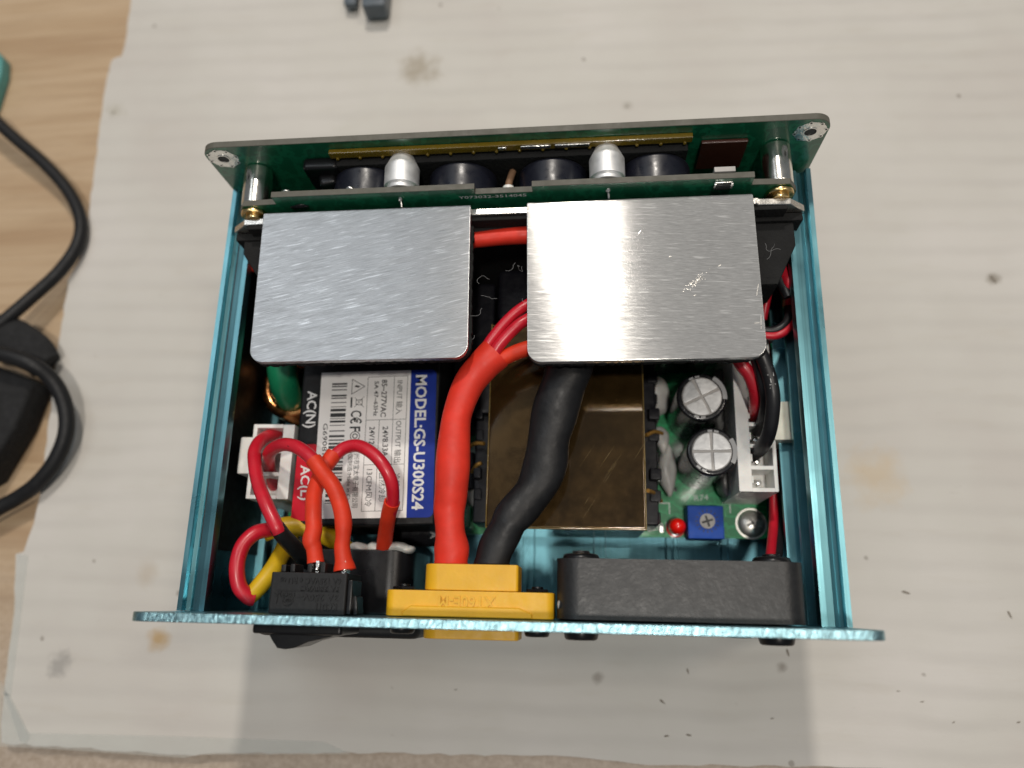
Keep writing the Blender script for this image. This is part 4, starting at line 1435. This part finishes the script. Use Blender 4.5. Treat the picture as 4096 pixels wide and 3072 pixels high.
wire('earth_wire', 'red wire looping low at the left between two yellow sleeves', [
    ('wire', [(-46.15, 15.53, 33.00), (-46.65, 15.26, 34.00), (-48.44, 14.48, 35.50), (-50.04, 12.29, 36.50), (-50.56, 9.41, 37.00), (-50.40, 6.71, 37.00), (-49.70, 4.30, 36.50), (-48.23, 2.67, 35.50), (-47.52, 2.52, 35.00)], 1.45, m_red, dict(seg=20)),
    ('sleeve', [(-48.58, 2.66, 35.50), (-47.52, 3.88, 34.50), (-45.61, 7.94, 32.00), (-45.33, 11.03, 29.00), (-45.80, 13.95, 25.00), (-46.17, 17.04, 20.00)], [1.6, 1.65, 1.75, 1.75, 1.7, 1.6], m_yellow_sleeve, dict(seg=18, hollow=True)),
    ('sleeve', [(-47.73, 14.71, 33.00), (-46.18, 15.63, 32.00), (-43.81, 16.30, 31.00), (-40.59, 16.26, 30.00), (-36.38, 14.68, 28.00), (-33.29, 12.31, 25.00), (-31.43, 9.57, 22.00)], [1.7, 1.8, 1.95, 1.95, 1.9, 1.75, 1.6], m_yellow_sleeve, dict(seg=18, hollow=True))])

# wires into the right-hand socket
wire('socket_wire', 'red wire dropping into the long white socket', [
    ('wire', [(42.51, 58.35, 30.00), (43.73, 52.02, 34.00), (44.59, 48.56, 35.00), (46.38, 46.09, 34.50), (47.57, 43.25, 33.00), (48.17, 41.24, 30.00), (49.10, 40.24, 24.00)], 1.35, m_red, dict(seg=16))])
wire('socket_wire', 'outer black wire hooking into the long white socket', [
    ('wire', [(45.34, 56.84, 34.00), (47.24, 51.46, 37.00), (48.35, 47.97, 38.00), (49.35, 43.68, 38.00), (49.75, 39.99, 37.00), (49.55, 35.50, 34.00), (48.99, 33.17, 30.00), (48.51, 32.58, 25.00), (48.69, 32.67, 22.00)], 1.35, m_black_wire, dict(seg=16))])
wire('socket_wire', 'inner black wire beside the red one in the long white socket', [
    ('wire', [(44.65, 57.22, 33.00), (46.68, 51.50, 35.50), (47.69, 48.33, 36.00), (48.55, 44.26, 36.00), (49.31, 41.13, 34.00), (49.51, 38.52, 30.00), (49.47, 37.34, 24.00)], 1.25, m_black_wire, dict(seg=16))])

# fan lead
wire('fan_wire', 'thin red fan wire looping beside the right wall', [
    ('wire', [(48.6, 9.4, 30.0), (49.6, 11.8, 27.0), (52.39, 19.39, 20.00), (53.65, 26.35, 17.00), (55.69, 34.72, 14.00), (58.04, 47.52, 12.00), (58.26, 57.59, 14.00), (51.79, 56.24, 29.00), (49.49, 55.74, 31.00)], .95, m_red, dict(seg=12)),
    ('wire', [(48.53, 54.23, 35.00), (51.60, 54.02, 35.00), (53.79, 55.15, 35.00), (55.28, 57.53, 34.00), (57.36, 61.82, 31.00), (57.39, 67.73, 29.00), (59.30, 73.84, 27.00), (60.80, 79.08, 25.00)], .8, m_red, dict(seg=12)),
    ('wire', [(51.11, 73.33, 37.00), (51.93, 70.80, 37.00), (53.27, 67.09, 37.00), (54.49, 63.15, 37.00), (56.81, 61.83, 31.00)], 1.15, m_red, dict(seg=12)),
    ('wire', [(50.42, 58.90, 31.00), (50.91, 61.49, 32.00), (51.43, 64.58, 33.00), (51.30, 68.11, 33.00)], .8, m_red, dict(seg=12))])
wire('fan_wire', 'thin black fan wire looping beside the right wall', [
    ('wire', [(50.2, 9.4, 29.0), (51.2, 11.8, 26.0), (53.91, 19.51, 19.00), (55.11, 26.51, 16.00), (57.10, 34.92, 13.00), (59.30, 47.79, 11.00), (59.53, 57.91, 13.00)], .95, m_black_wire, dict(seg=12)),
    ('wire', [(48.60, 55.19, 35.00), (51.41, 55.07, 35.00), (53.43, 56.21, 35.00), (54.73, 58.51, 34.00), (56.52, 62.83, 31.00)], .85, m_black_wire, dict(seg=12)),
    ('wire', [(50.39, 73.35, 37.00), (51.25, 70.11, 37.00), (52.62, 65.33, 37.00), (54.09, 61.21, 37.00)], 1.0, m_black_wire, dict(seg=12))])

# print on two of the wires
def on_wire(owner, s, pts, h, m_, lift):
    bm = new()
    S = spline(pts, 1, 4)
    n_ = len(s)
    for i, ch_ in enumerate(s):
        if ch_ == ' ':
            continue
        k = int((i+.5)/n_*(len(S)-2))
        p, q = S[k][0], S[k+1][0]
        d = (q-p).normalized()
        up = NZ.cross(d).normalized()
        c = p+NZ*lift-up*h*.5
        text(bm, ch_, c-d*h*.32, c+d*h*.32, h, up, NZ)
    part('lettering', bm, m_, owner)
for o in list(bpy.data.objects):
    if o.get('label', '').startswith('red wire bending'):
        on_wire(o, '600V', [(-39.99, 30.03, 43.20), (-37.84, 29.19, 44.00), (-35.51, 27.60, 44.70)], 1.0, m_red_print, 1.26)
    if o.get('label', '').startswith('outer black wire'):
        on_wire(o, 'FT-H', [(48.83, 46.04, 38.00), (49.26, 43.68, 38.00), (49.58, 41.65, 37.50)], 1.2, m_grey_ink, 1.33)
